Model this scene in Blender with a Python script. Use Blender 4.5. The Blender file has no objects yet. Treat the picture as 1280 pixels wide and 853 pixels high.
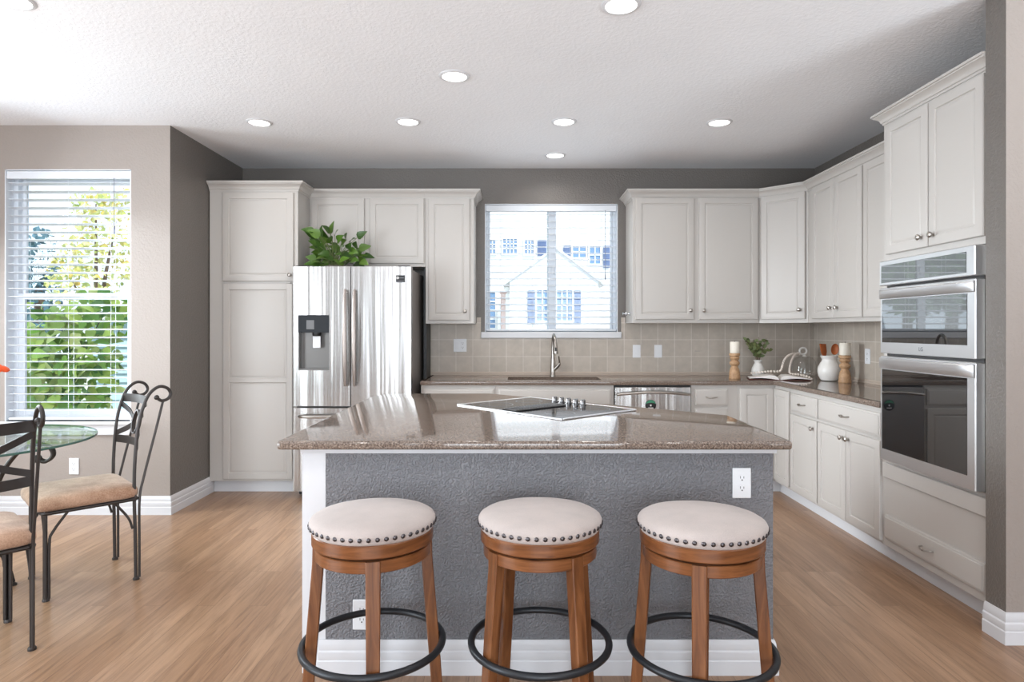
import bpy, bmesh, math, random
from mathutils import Matrix, Vector

random.seed(7)
PI = math.pi
SC = bpy.context.scene
COL = SC.collection
R = math.radians

# ------------------------------------------------------------------ camera, world, lights, exposure
cam_d = bpy.data.cameras.new('camera')
cam = bpy.data.objects.new('camera', cam_d)
COL.objects.link(cam)
cam.location = (0, 0, 1.31)
cam.rotation_euler = (PI / 2, 0, 0)
cam_d.sensor_width = 36.0
cam_d.lens = 22.5
cam_d.shift_x = -0.0008
cam_d.shift_y = -0.0121
cam_d.clip_start = 0.02
SC.camera = cam

SC.view_settings.view_transform = 'Standard'
SC.view_settings.look = 'None'
SC.view_settings.gamma = 1.0
SC.view_settings.exposure = 0.28
SC.view_settings.use_curve_mapping = False

wd = bpy.data.worlds.new('sky')
SC.world = wd
wd.use_nodes = True
bg = wd.node_tree.nodes['Background']
bg.inputs['Color'].default_value = (0.74, 0.86, 1.0, 1)
bg.inputs['Strength'].default_value = 1.35

sun_d = bpy.data.lights.new('sun', 'SUN')
sun_d.energy = 3.0
sun_d.angle = R(1.0)
sun_d.color = (1.0, 0.95, 0.88)
sun = bpy.data.objects.new('sun', sun_d)
COL.objects.link(sun)
sun.location = (6, -8, 14)
sun.rotation_euler = Vector((-0.35, 0.6, -0.85)).to_track_quat('-Z', 'Y').to_euler()


def area_light(name, loc, direction, sx, sy, power, color=(1, 1, 1), shape='RECTANGLE'):
    d = bpy.data.lights.new(name, 'AREA')
    d.shape = shape
    d.size = sx
    if shape == 'RECTANGLE':
        d.size_y = sy
    d.energy = power
    d.color = color
    o = bpy.data.objects.new(name, d)
    COL.objects.link(o)
    o.location = loc
    o.rotation_euler = Vector(direction).to_track_quat('-Z', 'Y').to_euler()
    return o


ZCEIL = 2.743
# added fill lamps, standing for unseen windows behind and beside the camera
FILLC = (0.86, 0.94, 1.0)
for wx in (-1.12, 0.20, 1.52):
    area_light('rear_fill', (wx, -3.88, 1.22), (0, 1, -0.12), 1.15, 2.3, 46, FILLC)
    # added uplight at the rear wall that brightens the ceiling
    area_light('rear_ceiling_fill', (wx, -3.87, 1.2), (-0.15, 1, 0.72), 1.15, 1.2, 10, FILLC).data.spread = R(74)
area_light('rear_streak_fill', (-2.45, -3.88, 1.5), (0, 1, -0.1), 0.30, 1.95, 4, FILLC)  # added narrow lamp that puts a bright streak on the refrigerator doors
area_light('side_fill', (-4.40, 0.3, 1.22), (1, 0.45, -0.10), 2.4, 2.3, 122, FILLC)  # added fill lamp at the unseen opening on the left
area_light('right_ceiling_fill', (4.40, -0.4, 1.2), (-0.7, 1.1, 0.95), 2.2, 1.2, 58, FILLC).data.spread = R(80)  # added uplight for the ceiling; the right wall has no window
area_light('bay_fill', (-4.28, 3.72, 1.6), (1, -0.55, -0.6), 0.8, 1.7, 78, FILLC)  # added fill lamp by the unseen bay opening, brightens the left floor
area_light('nook_cabinet_fill', (-3.10, 4.40, 1.45), (5.2, -0.35, -1.15), 0.8, 1.4, 24, FILLC).data.spread = R(56)  # added fill lamp beside the nook window, aimed at the right base cabinets
area_light('sink_window_ceiling_fill', (0.34, 5.60, 1.68), (0, -1, 0.40), 1.1, 0.8, 2.4, FILLC).data.spread = R(130)  # added uplight inside the sink window, lifts the ceiling
# added overhead fill lamps behind the camera, without fixtures
for (lx, ly) in ((-1.6, 0.9), (1.5, 0.9), (-1.6, -1.3), (1.5, -1.3)):
    area_light('rear_overhead_fill', (lx, ly, ZCEIL - 0.01), (0, 0, -1), 0.16, 0.16, 6, (1.0, 0.97, 0.93), 'DISK')

CAN_POWER = 2.2

# ------------------------------------------------------------------ materials
MATS = {}


def nm(name):
    m = bpy.data.materials.new(name)
    m.use_nodes = True
    nt = m.node_tree
    b = nt.nodes['Principled BSDF']
    MATS[name] = m
    return m, nt, b


def lin(c):
    return tuple((v / 255 / 12.92) if v / 255 <= 0.04045 else ((v / 255 + 0.055) / 1.055) ** 2.4 for v in c) + (1,)


def plain(name, rgb, rough=0.5, metal=0.0, spec=0.5, coat=0.0, ior=None):
    m, nt, b = nm(name)
    b.inputs['Base Color'].default_value = lin(rgb)
    b.inputs['Roughness'].default_value = rough
    b.inputs['Metallic'].default_value = metal
    b.inputs['Specular IOR Level'].default_value = spec
    b.inputs['Coat Weight'].default_value = coat
    if ior:
        b.inputs['IOR'].default_value = ior
    return m


def node(nt, t, **kw):
    n = nt.nodes.new(t)
    for k, v in kw.items():
        if k in n.inputs.keys() if hasattr(n, 'inputs') else False:
            n.inputs[k].default_value = v
        else:
            setattr(n, k, v)
    return n


def link(nt, a, b):
    nt.links.new(a, b)


def pos(nt, scale=(1, 1, 1), obj=True):
    tc = nt.nodes.new('ShaderNodeTexCoord')
    mp = nt.nodes.new('ShaderNodeMapping')
    mp.inputs['Scale'].default_value = scale
    link(nt, tc.outputs['Object'], mp.inputs['Vector'])
    return mp.outputs['Vector']


def noise(nt, vec, scale, detail=3.0, rough=0.55, dist=0.0):
    n = nt.nodes.new('ShaderNodeTexNoise')
    n.inputs['Scale'].default_value = scale
    n.inputs['Detail'].default_value = detail
    n.inputs['Roughness'].default_value = rough
    n.inputs['Distortion'].default_value = dist
    link(nt, vec, n.inputs['Vector'])
    return n


def ramp(nt, fac, stops):
    r = nt.nodes.new('ShaderNodeValToRGB')
    el = r.color_ramp.elements
    while len(el) < len(stops):
        el.new(0.5)
    for e, (p, c) in zip(el, stops):
        e.position = p
        e.color = c if len(c) == 4 else lin(c)
    link(nt, fac, r.inputs['Fac'])
    return r.outputs['Color']


def bump(nt, b, h, strength, dist):
    n = nt.nodes.new('ShaderNodeBump')
    n.inputs['Strength'].default_value = strength
    n.inputs['Distance'].default_value = dist
    link(nt, h, n.inputs['Height'])
    link(nt, n.outputs['Normal'], b.inputs['Normal'])
    return n


def mix(nt, fac, a, c, mode='MIX'):
    m = nt.nodes.new('ShaderNodeMix')
    m.data_type = 'RGBA'
    m.blend_type = mode
    if isinstance(fac, float):
        m.inputs['Factor'].default_value = fac
    else:
        link(nt, fac, m.inputs['Factor'])
    for sock, v in ((m.inputs[6], a), (m.inputs[7], c)):
        if isinstance(v, tuple):
            sock.default_value = v
        else:
            link(nt, v, sock)
    return m.outputs[2]


def textured_paint(name, rgb, scale=55, strength=0.35, dist=0.004, rough=0.55, var=0.04):
    m, nt, b = nm(name)
    v = pos(nt)
    n = noise(nt, v, scale, 2.5, 0.5)
    r = ramp(nt, n.outputs['Fac'], [(0.42, (0, 0, 0, 1)), (0.62, (1, 1, 1, 1))])
    c = lin(rgb)
    big = noise(nt, v, 1.7, 2)
    lo = tuple(x * (1 - var) for x in c[:3]) + (1,)
    hi = tuple(x * (1 + var) for x in c[:3]) + (1,)
    link(nt, mix(nt, big.outputs['Fac'], lo, hi), b.inputs['Base Color'])
    b.inputs['Roughness'].default_value = rough
    bump(nt, b, r, strength, dist)
    return m


M_CEIL = textured_paint('ceiling_paint', (242, 243, 246), 60, 0.28, 0.003, 0.8)
M_LIGHTWALL = textured_paint('light_wall_paint', (155, 145, 138), 70, 0.22, 0.003, 0.6)
M_DARKWALL = textured_paint('dark_wall_paint', (109, 103, 98), 85, 0.35, 0.003, 0.36)
M_ISLANDWALL = textured_paint('island_wall_paint', (126, 126, 130), 125, 1.0, 0.0035, 0.28)
M_TRIM = plain('white_trim_paint', (214, 214, 217), 0.4)
M_VINYL = plain('white_vinyl', (222, 226, 232), 0.4)
M_PLASTIC = plain('white_plastic', (228, 229, 232), 0.35)
M_SLOT = plain('outlet_slot', (60, 58, 58), 0.6)
M_NICKEL = plain('brushed_nickel', (176, 170, 164), 0.28, 1.0)
M_CHROME = plain('polished_chrome', (215, 215, 218), 0.12, 1.0)
M_KNOBGREY = plain('dark_knob_steel', (120, 118, 118), 0.25, 1.0)
M_HANDLE = plain('dark_satin_handle', (150, 140, 134), 0.32, 1.0)
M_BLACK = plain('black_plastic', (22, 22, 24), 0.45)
M_DARKGREY = plain('dark_grey_metal', (78, 76, 76), 0.42, 0.4)
M_IRON = plain('dark_iron', (62, 57, 55), 0.42, 0.55)
M_RINGBLACK = plain('black_powder_coat', (40, 42, 46), 0.38, 0.3)
M_NAIL = plain('gunmetal_nail', (92, 88, 90), 0.32, 0.9)
M_WAX = plain('ivory_wax', (235, 228, 215), 0.5)
M_WICK = plain('burnt_wick', (40, 34, 30), 0.8)
M_CERAMIC = plain('white_ceramic', (232, 229, 225), 0.28)
M_PAGE = plain('book_pages', (232, 226, 222), 0.75)
M_COVER = plain('book_cover', (96, 52, 44), 0.5)
M_BEAD = plain('white_wood_bead', (226, 214, 204), 0.55)
M_TERRACOTTA = plain('plant_pot_grey', (120, 112, 104), 0.6)
M_SOIL = plain('soil', (52, 40, 32), 0.9)
M_STEM = plain('green_stem', (92, 104, 56), 0.6)
M_TWIG = plain('brown_twig', (98, 78, 58), 0.7)
M_ORANGE = plain('orange_petal', (232, 84, 24), 0.5)
M_SINK = plain('brown_composite', (72, 58, 50), 0.45)
M_GREENLABEL = plain('green_sticker', (58, 138, 104), 0.4)
M_WHITEMARK = plain('white_mark', (222, 222, 222), 0.5)
M_LOGO = plain('logo_grey', (96, 98, 104), 0.4)

m, nt, b = nm('cabinet_paint')
b.inputs['Base Color'].default_value = lin((191, 186, 181))
b.inputs['Roughness'].default_value = 0.38
g = noise(nt, pos(nt, (60, 60, 3)), 1.0, 4, 0.6)
bump(nt, b, g.outputs['Fac'], 0.10, 0.001)
M_CAB = m

# floor: oak strips running away from the camera
m, nt, b = nm('oak_floor')
tc = nt.nodes.new('ShaderNodeTexCoord')
sp = nt.nodes.new('ShaderNodeSeparateXYZ')
link(nt, tc.outputs['Object'], sp.inputs[0])
cb = nt.nodes.new('ShaderNodeCombineXYZ')
link(nt, sp.outputs['Y'], cb.inputs['X'])
link(nt, sp.outputs['X'], cb.inputs['Y'])
br = nt.nodes.new('ShaderNodeTexBrick')
br.offset = 0.37
br.offset_frequency = 3
br.inputs['Color1'].default_value = (0.0, 0.0, 0.0, 1)
br.inputs['Color2'].default_value = (1, 1, 1, 1)
br.inputs['Mortar'].default_value = (0.5, 0.5, 0.5, 1)
br.inputs['Scale'].default_value = 1.0
br.inputs['Mortar Size'].default_value = 0.0009
br.inputs['Brick Width'].default_value = 1.15
br.inputs['Row Height'].default_value = 0.083
link(nt, cb.outputs[0], br.inputs['Vector'])
plank = ramp(nt, br.outputs['Color'], [(0.0, (150, 117, 91)), (0.5, (159, 126, 99)), (1.0, (168, 135, 108))])
off = nt.nodes.new('ShaderNodeVectorMath')
off.operation = 'MULTIPLY_ADD'
off.inputs[1].default_value = (3.1, 7.7, 0)
link(nt, br.outputs['Color'], off.inputs[0])
link(nt, tc.outputs['Object'], off.inputs[2])
mpg = nt.nodes.new('ShaderNodeMapping')
mpg.inputs['Scale'].default_value = (26, 1.6, 1)
link(nt, off.outputs[0], mpg.inputs['Vector'])
g1 = noise(nt, mpg.outputs['Vector'], 1.0, 6, 0.62, 1.6)
mpf = nt.nodes.new('ShaderNodeMapping')
mpf.inputs['Scale'].default_value = (190, 6, 1)
link(nt, off.outputs[0], mpf.inputs['Vector'])
g2 = noise(nt, mpf.outputs['Vector'], 1.0, 3, 0.6)
gr = ramp(nt, g1.outputs['Fac'], [(0.28, (0.60, 0.56, 0.52, 1)), (0.5, (0.97, 0.96, 0.95, 1)), (0.72, (1.16, 1.15, 1.14, 1))])
gf = ramp(nt, g2.outputs['Fac'], [(0.3, (0.86, 0.84, 0.82, 1)), (0.6, (1.03, 1.03, 1.03, 1))])
c1 = mix(nt, 1.0, plank, gr, 'MULTIPLY')
c2 = mix(nt, 1.0, c1, gf, 'MULTIPLY')
c3 = mix(nt, br.outputs['Fac'], c2, lin((112, 84, 64)))
link(nt, c3, b.inputs['Base Color'])
b.inputs['Roughness'].default_value = 0.30
b.inputs['Specular IOR Level'].default_value = 0.5
bump(nt, b, g2.outputs['Fac'], 0.06, 0.001)
M_FLOOR = m


def tile_mat(name, axis):
    m, nt, b = nm(name)
    tc = nt.nodes.new('ShaderNodeTexCoord')
    sp = nt.nodes.new('ShaderNodeSeparateXYZ')
    link(nt, tc.outputs['Object'], sp.inputs[0])
    cb = nt.nodes.new('ShaderNodeCombineXYZ')
    link(nt, sp.outputs[axis], cb.inputs['X'])
    link(nt, sp.outputs['Z'], cb.inputs['Y'])
    ad = nt.nodes.new('ShaderNodeVectorMath')
    ad.operation = 'ADD'
    ad.inputs[1].default_value = (0.057, 0.139, 0)
    link(nt, cb.outputs[0], ad.inputs[0])
    br = nt.nodes.new('ShaderNodeTexBrick')
    br.offset = 0.0
    br.inputs['Color1'].default_value = lin((180, 169, 157))
    br.inputs['Color2'].default_value = lin((190, 179, 167))
    br.inputs['Mortar'].default_value = lin((214, 206, 198))
    br.inputs['Scale'].default_value = 1.0
    br.inputs['Mortar Size'].default_value = 0.0024
    br.inputs['Brick Width'].default_value = 0.150
    br.inputs['Row Height'].default_value = 0.150
    link(nt, ad.outputs[0], br.inputs['Vector'])
    cl = noise(nt, tc.outputs['Object'], 14, 4, 0.6)
    v = ramp(nt, cl.outputs['Fac'], [(0.3, (0.90, 0.90, 0.90, 1)), (0.7, (1.06, 1.06, 1.06, 1))])
    link(nt, mix(nt, 1.0, br.outputs['Color'], v, 'MULTIPLY'), b.inputs['Base Color'])
    b.inputs['Roughness'].default_value = 0.42
    inv = nt.nodes.new('ShaderNodeMath')
    inv.operation = 'SUBTRACT'
    inv.inputs[0].default_value = 1.0
    link(nt, br.outputs['Fac'], inv.inputs[1])
    bump(nt, b, inv.outputs[0], 0.35, 0.002)
    return m


M_TILE_X = tile_mat('beige_tile_back', 'X')
M_TILE_Y = tile_mat('beige_tile_side', 'Y')
M_TILETRIM = plain('beige_tile_trim', (192, 176, 162), 0.4)

m, nt, b = nm('brown_quartz')
v = pos(nt)
vo = nt.nodes.new('ShaderNodeTexVoronoi')
vo.inputs['Scale'].default_value = 260
link(nt, v, vo.inputs['Vector'])
n1 = noise(nt, v, 150, 3, 0.7)
spk = ramp(nt, n1.outputs['Fac'], [(0.30, (62, 52, 47)), (0.45, (112, 98, 89)), (0.58, (138, 123, 112)), (0.72, (178, 163, 150))])
vs = nt.nodes.new('ShaderNodeSeparateColor')
link(nt, vo.outputs['Color'], vs.inputs[0])
spv = ramp(nt, vs.outputs[0], [(0.0, (0.62, 0.6, 0.6, 1)), (0.3, (0.95, 0.95, 0.95, 1)), (0.9, (1.0, 1.0, 1.0, 1)), (1.0, (1.35, 1.3, 1.25, 1))])
link(nt, mix(nt, 1.0, spk, spv, 'MULTIPLY'), b.inputs['Base Color'])
b.inputs['Roughness'].default_value = 0.06
b.inputs['IOR'].default_value = 1.6
M_QUARTZ = m


def steel(name, rgb, rough, wave=0.0, axis='x'):
    m, nt, b = nm(name)
    b.inputs['Base Color'].default_value = lin(rgb)
    b.inputs['Metallic'].default_value = 1.0
    b.inputs['Roughness'].default_value = rough
    sc = {'x': (12.0, 7.0, 0.30), 'z': (0.35, 0.35, 7.0)}[axis]
    n = noise(nt, pos(nt, sc), 1.0, 2.0, 0.5)
    if wave:
        bump(nt, b, n.outputs['Fac'], 1.0, wave)
    return m


M_STEEL = steel('stainless_steel', (186, 184, 182), 0.25, 0.008)
M_STEELFLAT = steel('stainless_trim', (222, 222, 224), 0.38)
M_FRIDGESIDE = plain('fridge_side_grey', (122, 116, 113), 0.40)

m, nt, b = nm('dark_oven_glass')
b.inputs['Base Color'].default_value = (0.006, 0.006, 0.007, 1)
b.inputs['Roughness'].default_value = 0.015
b.inputs['IOR'].default_value = 2.3
M_OVENGLASS = m
m, nt, b = nm('black_cooktop_glass')
b.inputs['Base Color'].default_value = (0.012, 0.012, 0.014, 1)
b.inputs['Roughness'].default_value = 0.06
b.inputs['IOR'].default_value = 1.6
M_COOKGLASS = m


def clear_glass(name, tint, base=0.04, gain=0.7):
    m = bpy.data.materials.new(name)
    m.use_nodes = True
    nt = m.node_tree
    for n in list(nt.nodes):
        nt.nodes.remove(n)
    out = nt.nodes.new('ShaderNodeOutputMaterial')
    mx = nt.nodes.new('ShaderNodeMixShader')
    tr = nt.nodes.new('ShaderNodeBsdfTransparent')
    tr.inputs['Color'].default_value = tint
    gl = nt.nodes.new('ShaderNodeBsdfGlossy')
    gl.inputs['Roughness'].default_value = 0.01
    lw = nt.nodes.new('ShaderNodeLayerWeight')
    lw.inputs['Blend'].default_value = 0.5
    pw = nt.nodes.new('ShaderNodeMath')
    pw.operation = 'POWER'
    pw.inputs[1].default_value = 4.0
    link(nt, lw.outputs['Facing'], pw.inputs[0])
    ma = nt.nodes.new('ShaderNodeMath')
    ma.operation = 'MULTIPLY_ADD'
    ma.inputs[1].default_value = gain
    ma.inputs[2].default_value = base
    link(nt, pw.outputs[0], ma.inputs[0])
    link(nt, ma.outputs[0], mx.inputs[0])
    link(nt, tr.outputs[0], mx.inputs[1])
    link(nt, gl.outputs[0], mx.inputs[2])
    link(nt, mx.outputs[0], out.inputs[0])
    return m


M_PANE = clear_glass('window_glass', (0.96, 0.98, 0.98, 1), 0.03, 0.4)
M_TABLEGLASS = clear_glass('table_glass', (0.88, 0.95, 0.92, 1), 0.06, 0.55)
M_CLOCHE = clear_glass('cloche_glass', (0.985, 0.99, 0.99, 1), 0.04, 0.6)
M_GLASSEDGE = plain('glass_edge', (70, 104, 96), 0.15)


def wood(name, dark, mid, light, rough=0.35, sc=(28, 28, 3.0)):
    m, nt, b = nm(name)
    n = noise(nt, pos(nt, sc), 1.0, 5, 0.6, 1.2)
    c = ramp(nt, n.outputs['Fac'], [(0.28, dark), (0.5, mid), (0.72, light)])
    link(nt, c, b.inputs['Base Color'])
    b.inputs['Roughness'].default_value = rough
    bump(nt, b, n.outputs['Fac'], 0.08, 0.001)
    return m


M_STOOLWOOD = wood('walnut_stain', (74, 41, 22), (112, 68, 38), (136, 88, 54), 0.30)
M_STOOLRING = wood('walnut_stain_band', (88, 50, 28), (120, 73, 41), (138, 88, 54), 0.28, (5, 5, 60))
M_HOLDERWOOD = wood('natural_turned_wood', (150, 112, 78), (178, 140, 104), (196, 160, 124), 0.5, (30, 30, 30))
M_SPOONWOOD = wood('cherry_wood', (128, 60, 24), (162, 84, 38), (186, 106, 54), 0.45, (40, 40, 4))


def fabric(name, a, c, scale=420, rough=0.9, big=5):
    m, nt, b = nm(name)
    v = pos(nt)
    n = noise(nt, v, scale, 2, 0.6)
    n2 = noise(nt, v, big, 3, 0.6)
    mixn = nt.nodes.new('ShaderNodeMath')
    mixn.operation = 'MULTIPLY_ADD'
    mixn.inputs[1].default_value = 0.4
    link(nt, n.outputs['Fac'], mixn.inputs[0])
    m2 = nt.nodes.new('ShaderNodeMath')
    m2.operation = 'MULTIPLY'
    m2.inputs[1].default_value = 0.6
    link(nt, n2.outputs['Fac'], m2.inputs[0])
    link(nt, m2.outputs[0], mixn.inputs[2])
    link(nt, ramp(nt, mixn.outputs[0], [(0.35, a), (0.62, c)]), b.inputs['Base Color'])
    b.inputs['Roughness'].default_value = rough
    b.inputs['Sheen Weight'].default_value = 0.25
    bump(nt, b, n.outputs['Fac'], 0.2, 0.001)
    return m


M_LINEN = fabric('cream_linen', (166, 156, 152), (188, 176, 171))
M_SUEDE = fabric('tan_suede', (140, 104, 80), (186, 152, 128), 160, 0.9, 9)


def leafmat(name, cols, rough=0.45):
    m, nt, b = nm(name)
    g = nt.nodes.new('ShaderNodeNewGeometry')
    link(nt, ramp(nt, g.outputs['Random Per Island'], [(i / (len(cols) - 1), c) for i, c in enumerate(cols)]), b.inputs['Base Color'])
    b.inputs['Roughness'].default_value = rough
    return m


M_POTHOS = leafmat('pothos_leaf', [(44, 72, 24), (64, 98, 32), (90, 122, 44), (54, 84, 38)], 0.35)
M_EUCALYPTUS = leafmat('eucalyptus_leaf', [(92, 104, 58), (112, 122, 76), (74, 88, 50)], 0.55)
M_BUSH = leafmat('bush_leaf', [(136, 194, 66), (214, 232, 120), (84, 148, 56), (226, 236, 150), (66, 124, 62), (166, 214, 88)], 0.5)
M_YELLOWTREE = leafmat('yellow_green_leaf', [(206, 200, 116), (220, 220, 160), (170, 186, 104), (216, 186, 96)], 0.6)
M_CONIFER = leafmat('blue_needle', [(76, 112, 124), (98, 136, 150), (60, 92, 100)], 0.7)
M_TREE = leafmat('street_tree_leaf', [(58, 84, 46), (80, 108, 60), (44, 66, 40)], 0.6)
M_BARK = plain('tree_bark', (104, 88, 74), 0.9)
M_SIDING = plain('white_siding', (240, 240, 240), 0.7)
M_ROOF = plain('pale_shingle', (222, 222, 226), 0.85)
M_SHUTTER_SHADE = plain('blue_shutter_and_shade', (108, 128, 168), 0.6)
M_HOUSEGLASS = plain('house_window_glass', (120, 152, 190), 0.15)
M_PINK = plain('brick_column', (196, 160, 150), 0.8)
M_SHEDWALL = plain('pale_teal_siding', (182, 206, 212), 0.7)
M_LAWN = plain('dry_lawn', (196, 200, 180), 0.95)
M_DRIVE = plain('pale_driveway', (205, 205, 205), 0.9)
M_CAR = plain('silver_car_paint', (170, 172, 176), 0.25, 0.4)

m, nt, b = nm('lamp_lens')
b.inputs['Base Color'].default_value = (1, 1, 1, 1)
b.inputs['Emission Color'].default_value = (1.0, 0.97, 0.93, 1)
b.inputs['Emission Strength'].default_value = 5.0
M_LENS = m


# ------------------------------------------------------------------ mesh helpers
W = {}   # world matrix of every parent


class MB:
    def __init__(self, M=None):
        self.M = M or Matrix()
        self.v = []
        self.f = []
        self.mi = []

    def add(self, vs, fs, mi=0, T=None):
        o = len(self.v)
        X = self.M @ T if T is not None else self.M
        self.v += [X @ Vector(p) for p in vs]
        for f in fs:
            self.f.append([i + o for i in f])
            self.mi.append(mi)

    def box(self, x0, x1, y0, y1, z0, z1, bev=0.0, mi=0, T=None, mis=None):
        if bev <= 0:
            vs = [(x, y, z) for x in (x0, x1) for y in (y0, y1) for z in (z0, z1)]
            fs = [(0, 1, 3, 2), (4, 6, 7, 5), (0, 4, 5, 1), (2, 3, 7, 6), (0, 2, 6, 4), (1, 5, 7, 3)]
            if mis:
                for f, k in zip(fs, mis):
                    self.add(vs, [f], k, T)
            else:
                self.add(vs, fs, mi, T)
            return
        b = min(bev, (x1 - x0) * .45, (y1 - y0) * .45, (z1 - z0) * .45)
        vs = []
        idx = {}
        lo, hi = (x0, y0, z0), (x1, y1, z1)
        for sx in (0, 1):
            for sy in (0, 1):
                for sz in (0, 1):
                    s = (sx, sy, sz)
                    for ax in range(3):
                        p = []
                        for k in range(3):
                            e = hi[k] if s[k] else lo[k]
                            if k != ax:
                                e += -b if s[k] else b
                            p.append(e)
                        idx[(s, ax)] = len(vs)
                        vs.append(tuple(p))
        fs = []
        for ax in range(3):
            u, w = [k for k in range(3) if k != ax]
            for s in (0, 1):
                q = []
                for (a, c) in ((0, 0), (1, 0), (1, 1), (0, 1)):
                    t = [0, 0, 0]
                    t[ax] = s
                    t[u] = a
                    t[w] = c
                    q.append(idx[(tuple(t), ax)])
                fs.append(q)
        for ax in range(3):
            u, w = [k for k in range(3) if k != ax]
            for a in (0, 1):
                for c in (0, 1):
                    t0 = [0, 0, 0]
                    t0[u] = a
                    t0[w] = c
                    t1 = list(t0)
                    t1[ax] = 1
                    t0, t1 = tuple(t0), tuple(t1)
                    fs.append([idx[(t0, u)], idx[(t1, u)], idx[(t1, w)], idx[(t0, w)]])
        for sx in (0, 1):
            for sy in (0, 1):
                for sz in (0, 1):
                    s = (sx, sy, sz)
                    fs.append([idx[(s, 0)], idx[(s, 1)], idx[(s, 2)]])
        self.add(vs, fs, mi, T)

    def rings(self, loops, cap0=True, cap1=True, mi=0, T=None, closed=False):
        n = len(loops[0])
        vs = [p for l in loops for p in l]
        fs = []
        m = len(loops)
        for k in range(m if closed else m - 1):
            a, c = k * n, ((k + 1) % m) * n
            for i in range(n):
                j = (i + 1) % n
                fs.append((a + i, a + j, c + j, c + i))
        if not closed:
            if cap0:
                fs.append(tuple(range(n))[::-1])
            if cap1:
                fs.append(tuple(range((m - 1) * n, m * n)))
        self.add(vs, fs, mi, T)

    def lathe(self, prof, c=(0, 0, 0), n=32, mi=0, T=None, caps=True):
        loops = [[(c[0] + r * math.cos(2 * PI * i / n), c[1] + r * math.sin(2 * PI * i / n), c[2] + z) for i in range(n)] for r, z in prof]
        self.rings(loops, caps, caps, mi, T)

    def sphere(self, c, r, n=12, m=8, mi=0, T=None, sz=1.0):
        prof = [(max(r * math.sin(PI * k / m), r * 0.01), -r * sz * math.cos(PI * k / m)) for k in range(m + 1)]
        self.lathe(prof, c, n, mi, T)

    def tube(self, pts, r, n=8, closed=False, mi=0, T=None, prof=None, up=None):
        P = [Vector(p) for p in pts]
        N = len(P)
        rr = r if isinstance(r, (list, tuple)) else [r] * N
        tang = []
        for i in range(N):
            a = P[i - 1] if (i > 0 or closed) else P[i]
            c = P[(i + 1) % N] if (i < N - 1 or closed) else P[i]
            tang.append((c - a).normalized())
        u = Vector(up) if up is not None else (Vector((0, 0, 1)) if abs(tang[0].z) < 0.9 else Vector((1, 0, 0)))
        loops = []
        for i in range(N):
            t = tang[i]
            if up is not None:
                u = Vector(up)
            u = (u - t * u.dot(t)).normalized()
            w = t.cross(u)
            if prof:
                loops.append([tuple(P[i] + u * a * rr[i] + w * c * rr[i]) for a, c in prof])
            else:
                loops.append([tuple(P[i] + (u * math.cos(2 * PI * k / n) + w * math.sin(2 * PI * k / n)) * rr[i]) for k in range(n)])
        self.rings(loops, True, True, mi, T, closed)

    def strap(self, pts, wid, thick, up, mi=0, T=None):
        a, c = wid / 2, thick / 2
        self.tube(pts, 1.0, mi=mi, T=T, prof=[(-a, -c), (a, -c), (a, c), (-a, c)], up=up)

    def cyl(self, p0, p1, r0, r1=None, n=20, mi=0, T=None):
        self.tube([p0, p1], [r0, r1 if r1 is not None else r0], n, mi=mi, T=T)

    def prism(self, poly, z0, z1, bev=0.0, seg=1, mi=0, T=None, both=True):
        def inset(d):
            n = len(poly)
            out = []
            for i in range(n):
                p0, p1, p2 = Vector(poly[i - 1]), Vector(poly[i]), Vector(poly[(i + 1) % n])
                a, c = (p1 - p0).normalized(), (p2 - p1).normalized()
                na, nc = Vector((-a.y, a.x)), Vector((-c.y, c.x))
                k = (na + nc) / (1 + na.dot(nc))
                out.append(p1 + k * d)
            return out
        if bev <= 0:
            L = [[(p[0], p[1], z) for p in poly] for z in (z0, z1)]
        else:
            L = []
            for k in range(seg + 1):
                a = PI / 2 * k / seg
                L.append([(p.x, p.y, z0 + bev * (1 - math.sin(a))) for p in inset(bev * (1 - math.cos(PI / 2 - a + 0) if False else bev * 0 + (1 - math.sin(a + 0) if False else 0)))] if False else
                         [(p.x, p.y, z0 + bev * (1 - math.cos(a))) for p in inset(bev * (1 - math.sin(a)))])
            for k in range(seg + 1):
                a = PI / 2 * k / seg
                L.append([(p.x, p.y, z1 - bev * (1 - math.sin(a))) for p in inset(bev * (1 - math.cos(a)))])
        self.rings(L, True, True, mi, T)

    def panel(self, x0, x1, z0, z1, prof, mi=0, T=None):
        # nested rectangles in the x/z plane; prof = (inset, height towards -y)
        loops = [[(x0 + i, -h, z0 + i), (x1 - i, -h, z0 + i), (x1 - i, -h, z1 - i), (x0 + i, -h, z1 - i)] for i, h in prof]
        self.rings(loops, True, True, mi, T)

    def sweep(self, path, prof, g0=None, g1=None, mi=0):
        # plan polyline, profile (out, z); out is to the right of travel
        P = [Vector(p) for p in path]
        full = ([Vector(g0)] if g0 else []) + P + ([Vector(g1)] if g1 else [])
        o = 1 if g0 else 0
        loops = []
        for i in range(len(P)):
            k = i + o
            d1 = (full[k] - full[k - 1]).normalized() if k > 0 else None
            d2 = (full[k + 1] - full[k]).normalized() if k < len(full) - 1 else None
            d1 = d1 or d2
            d2 = d2 or d1
            n1, n2 = Vector((d1.y, -d1.x)), Vector((d2.y, -d2.x))
            m_ = (n1 + n2) / (1 + n1.dot(n2))
            loops.append([(P[i].x + m_.x * a, P[i].y + m_.y * a, z) for a, z in prof])
        self.rings(loops, True, True, mi)

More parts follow.
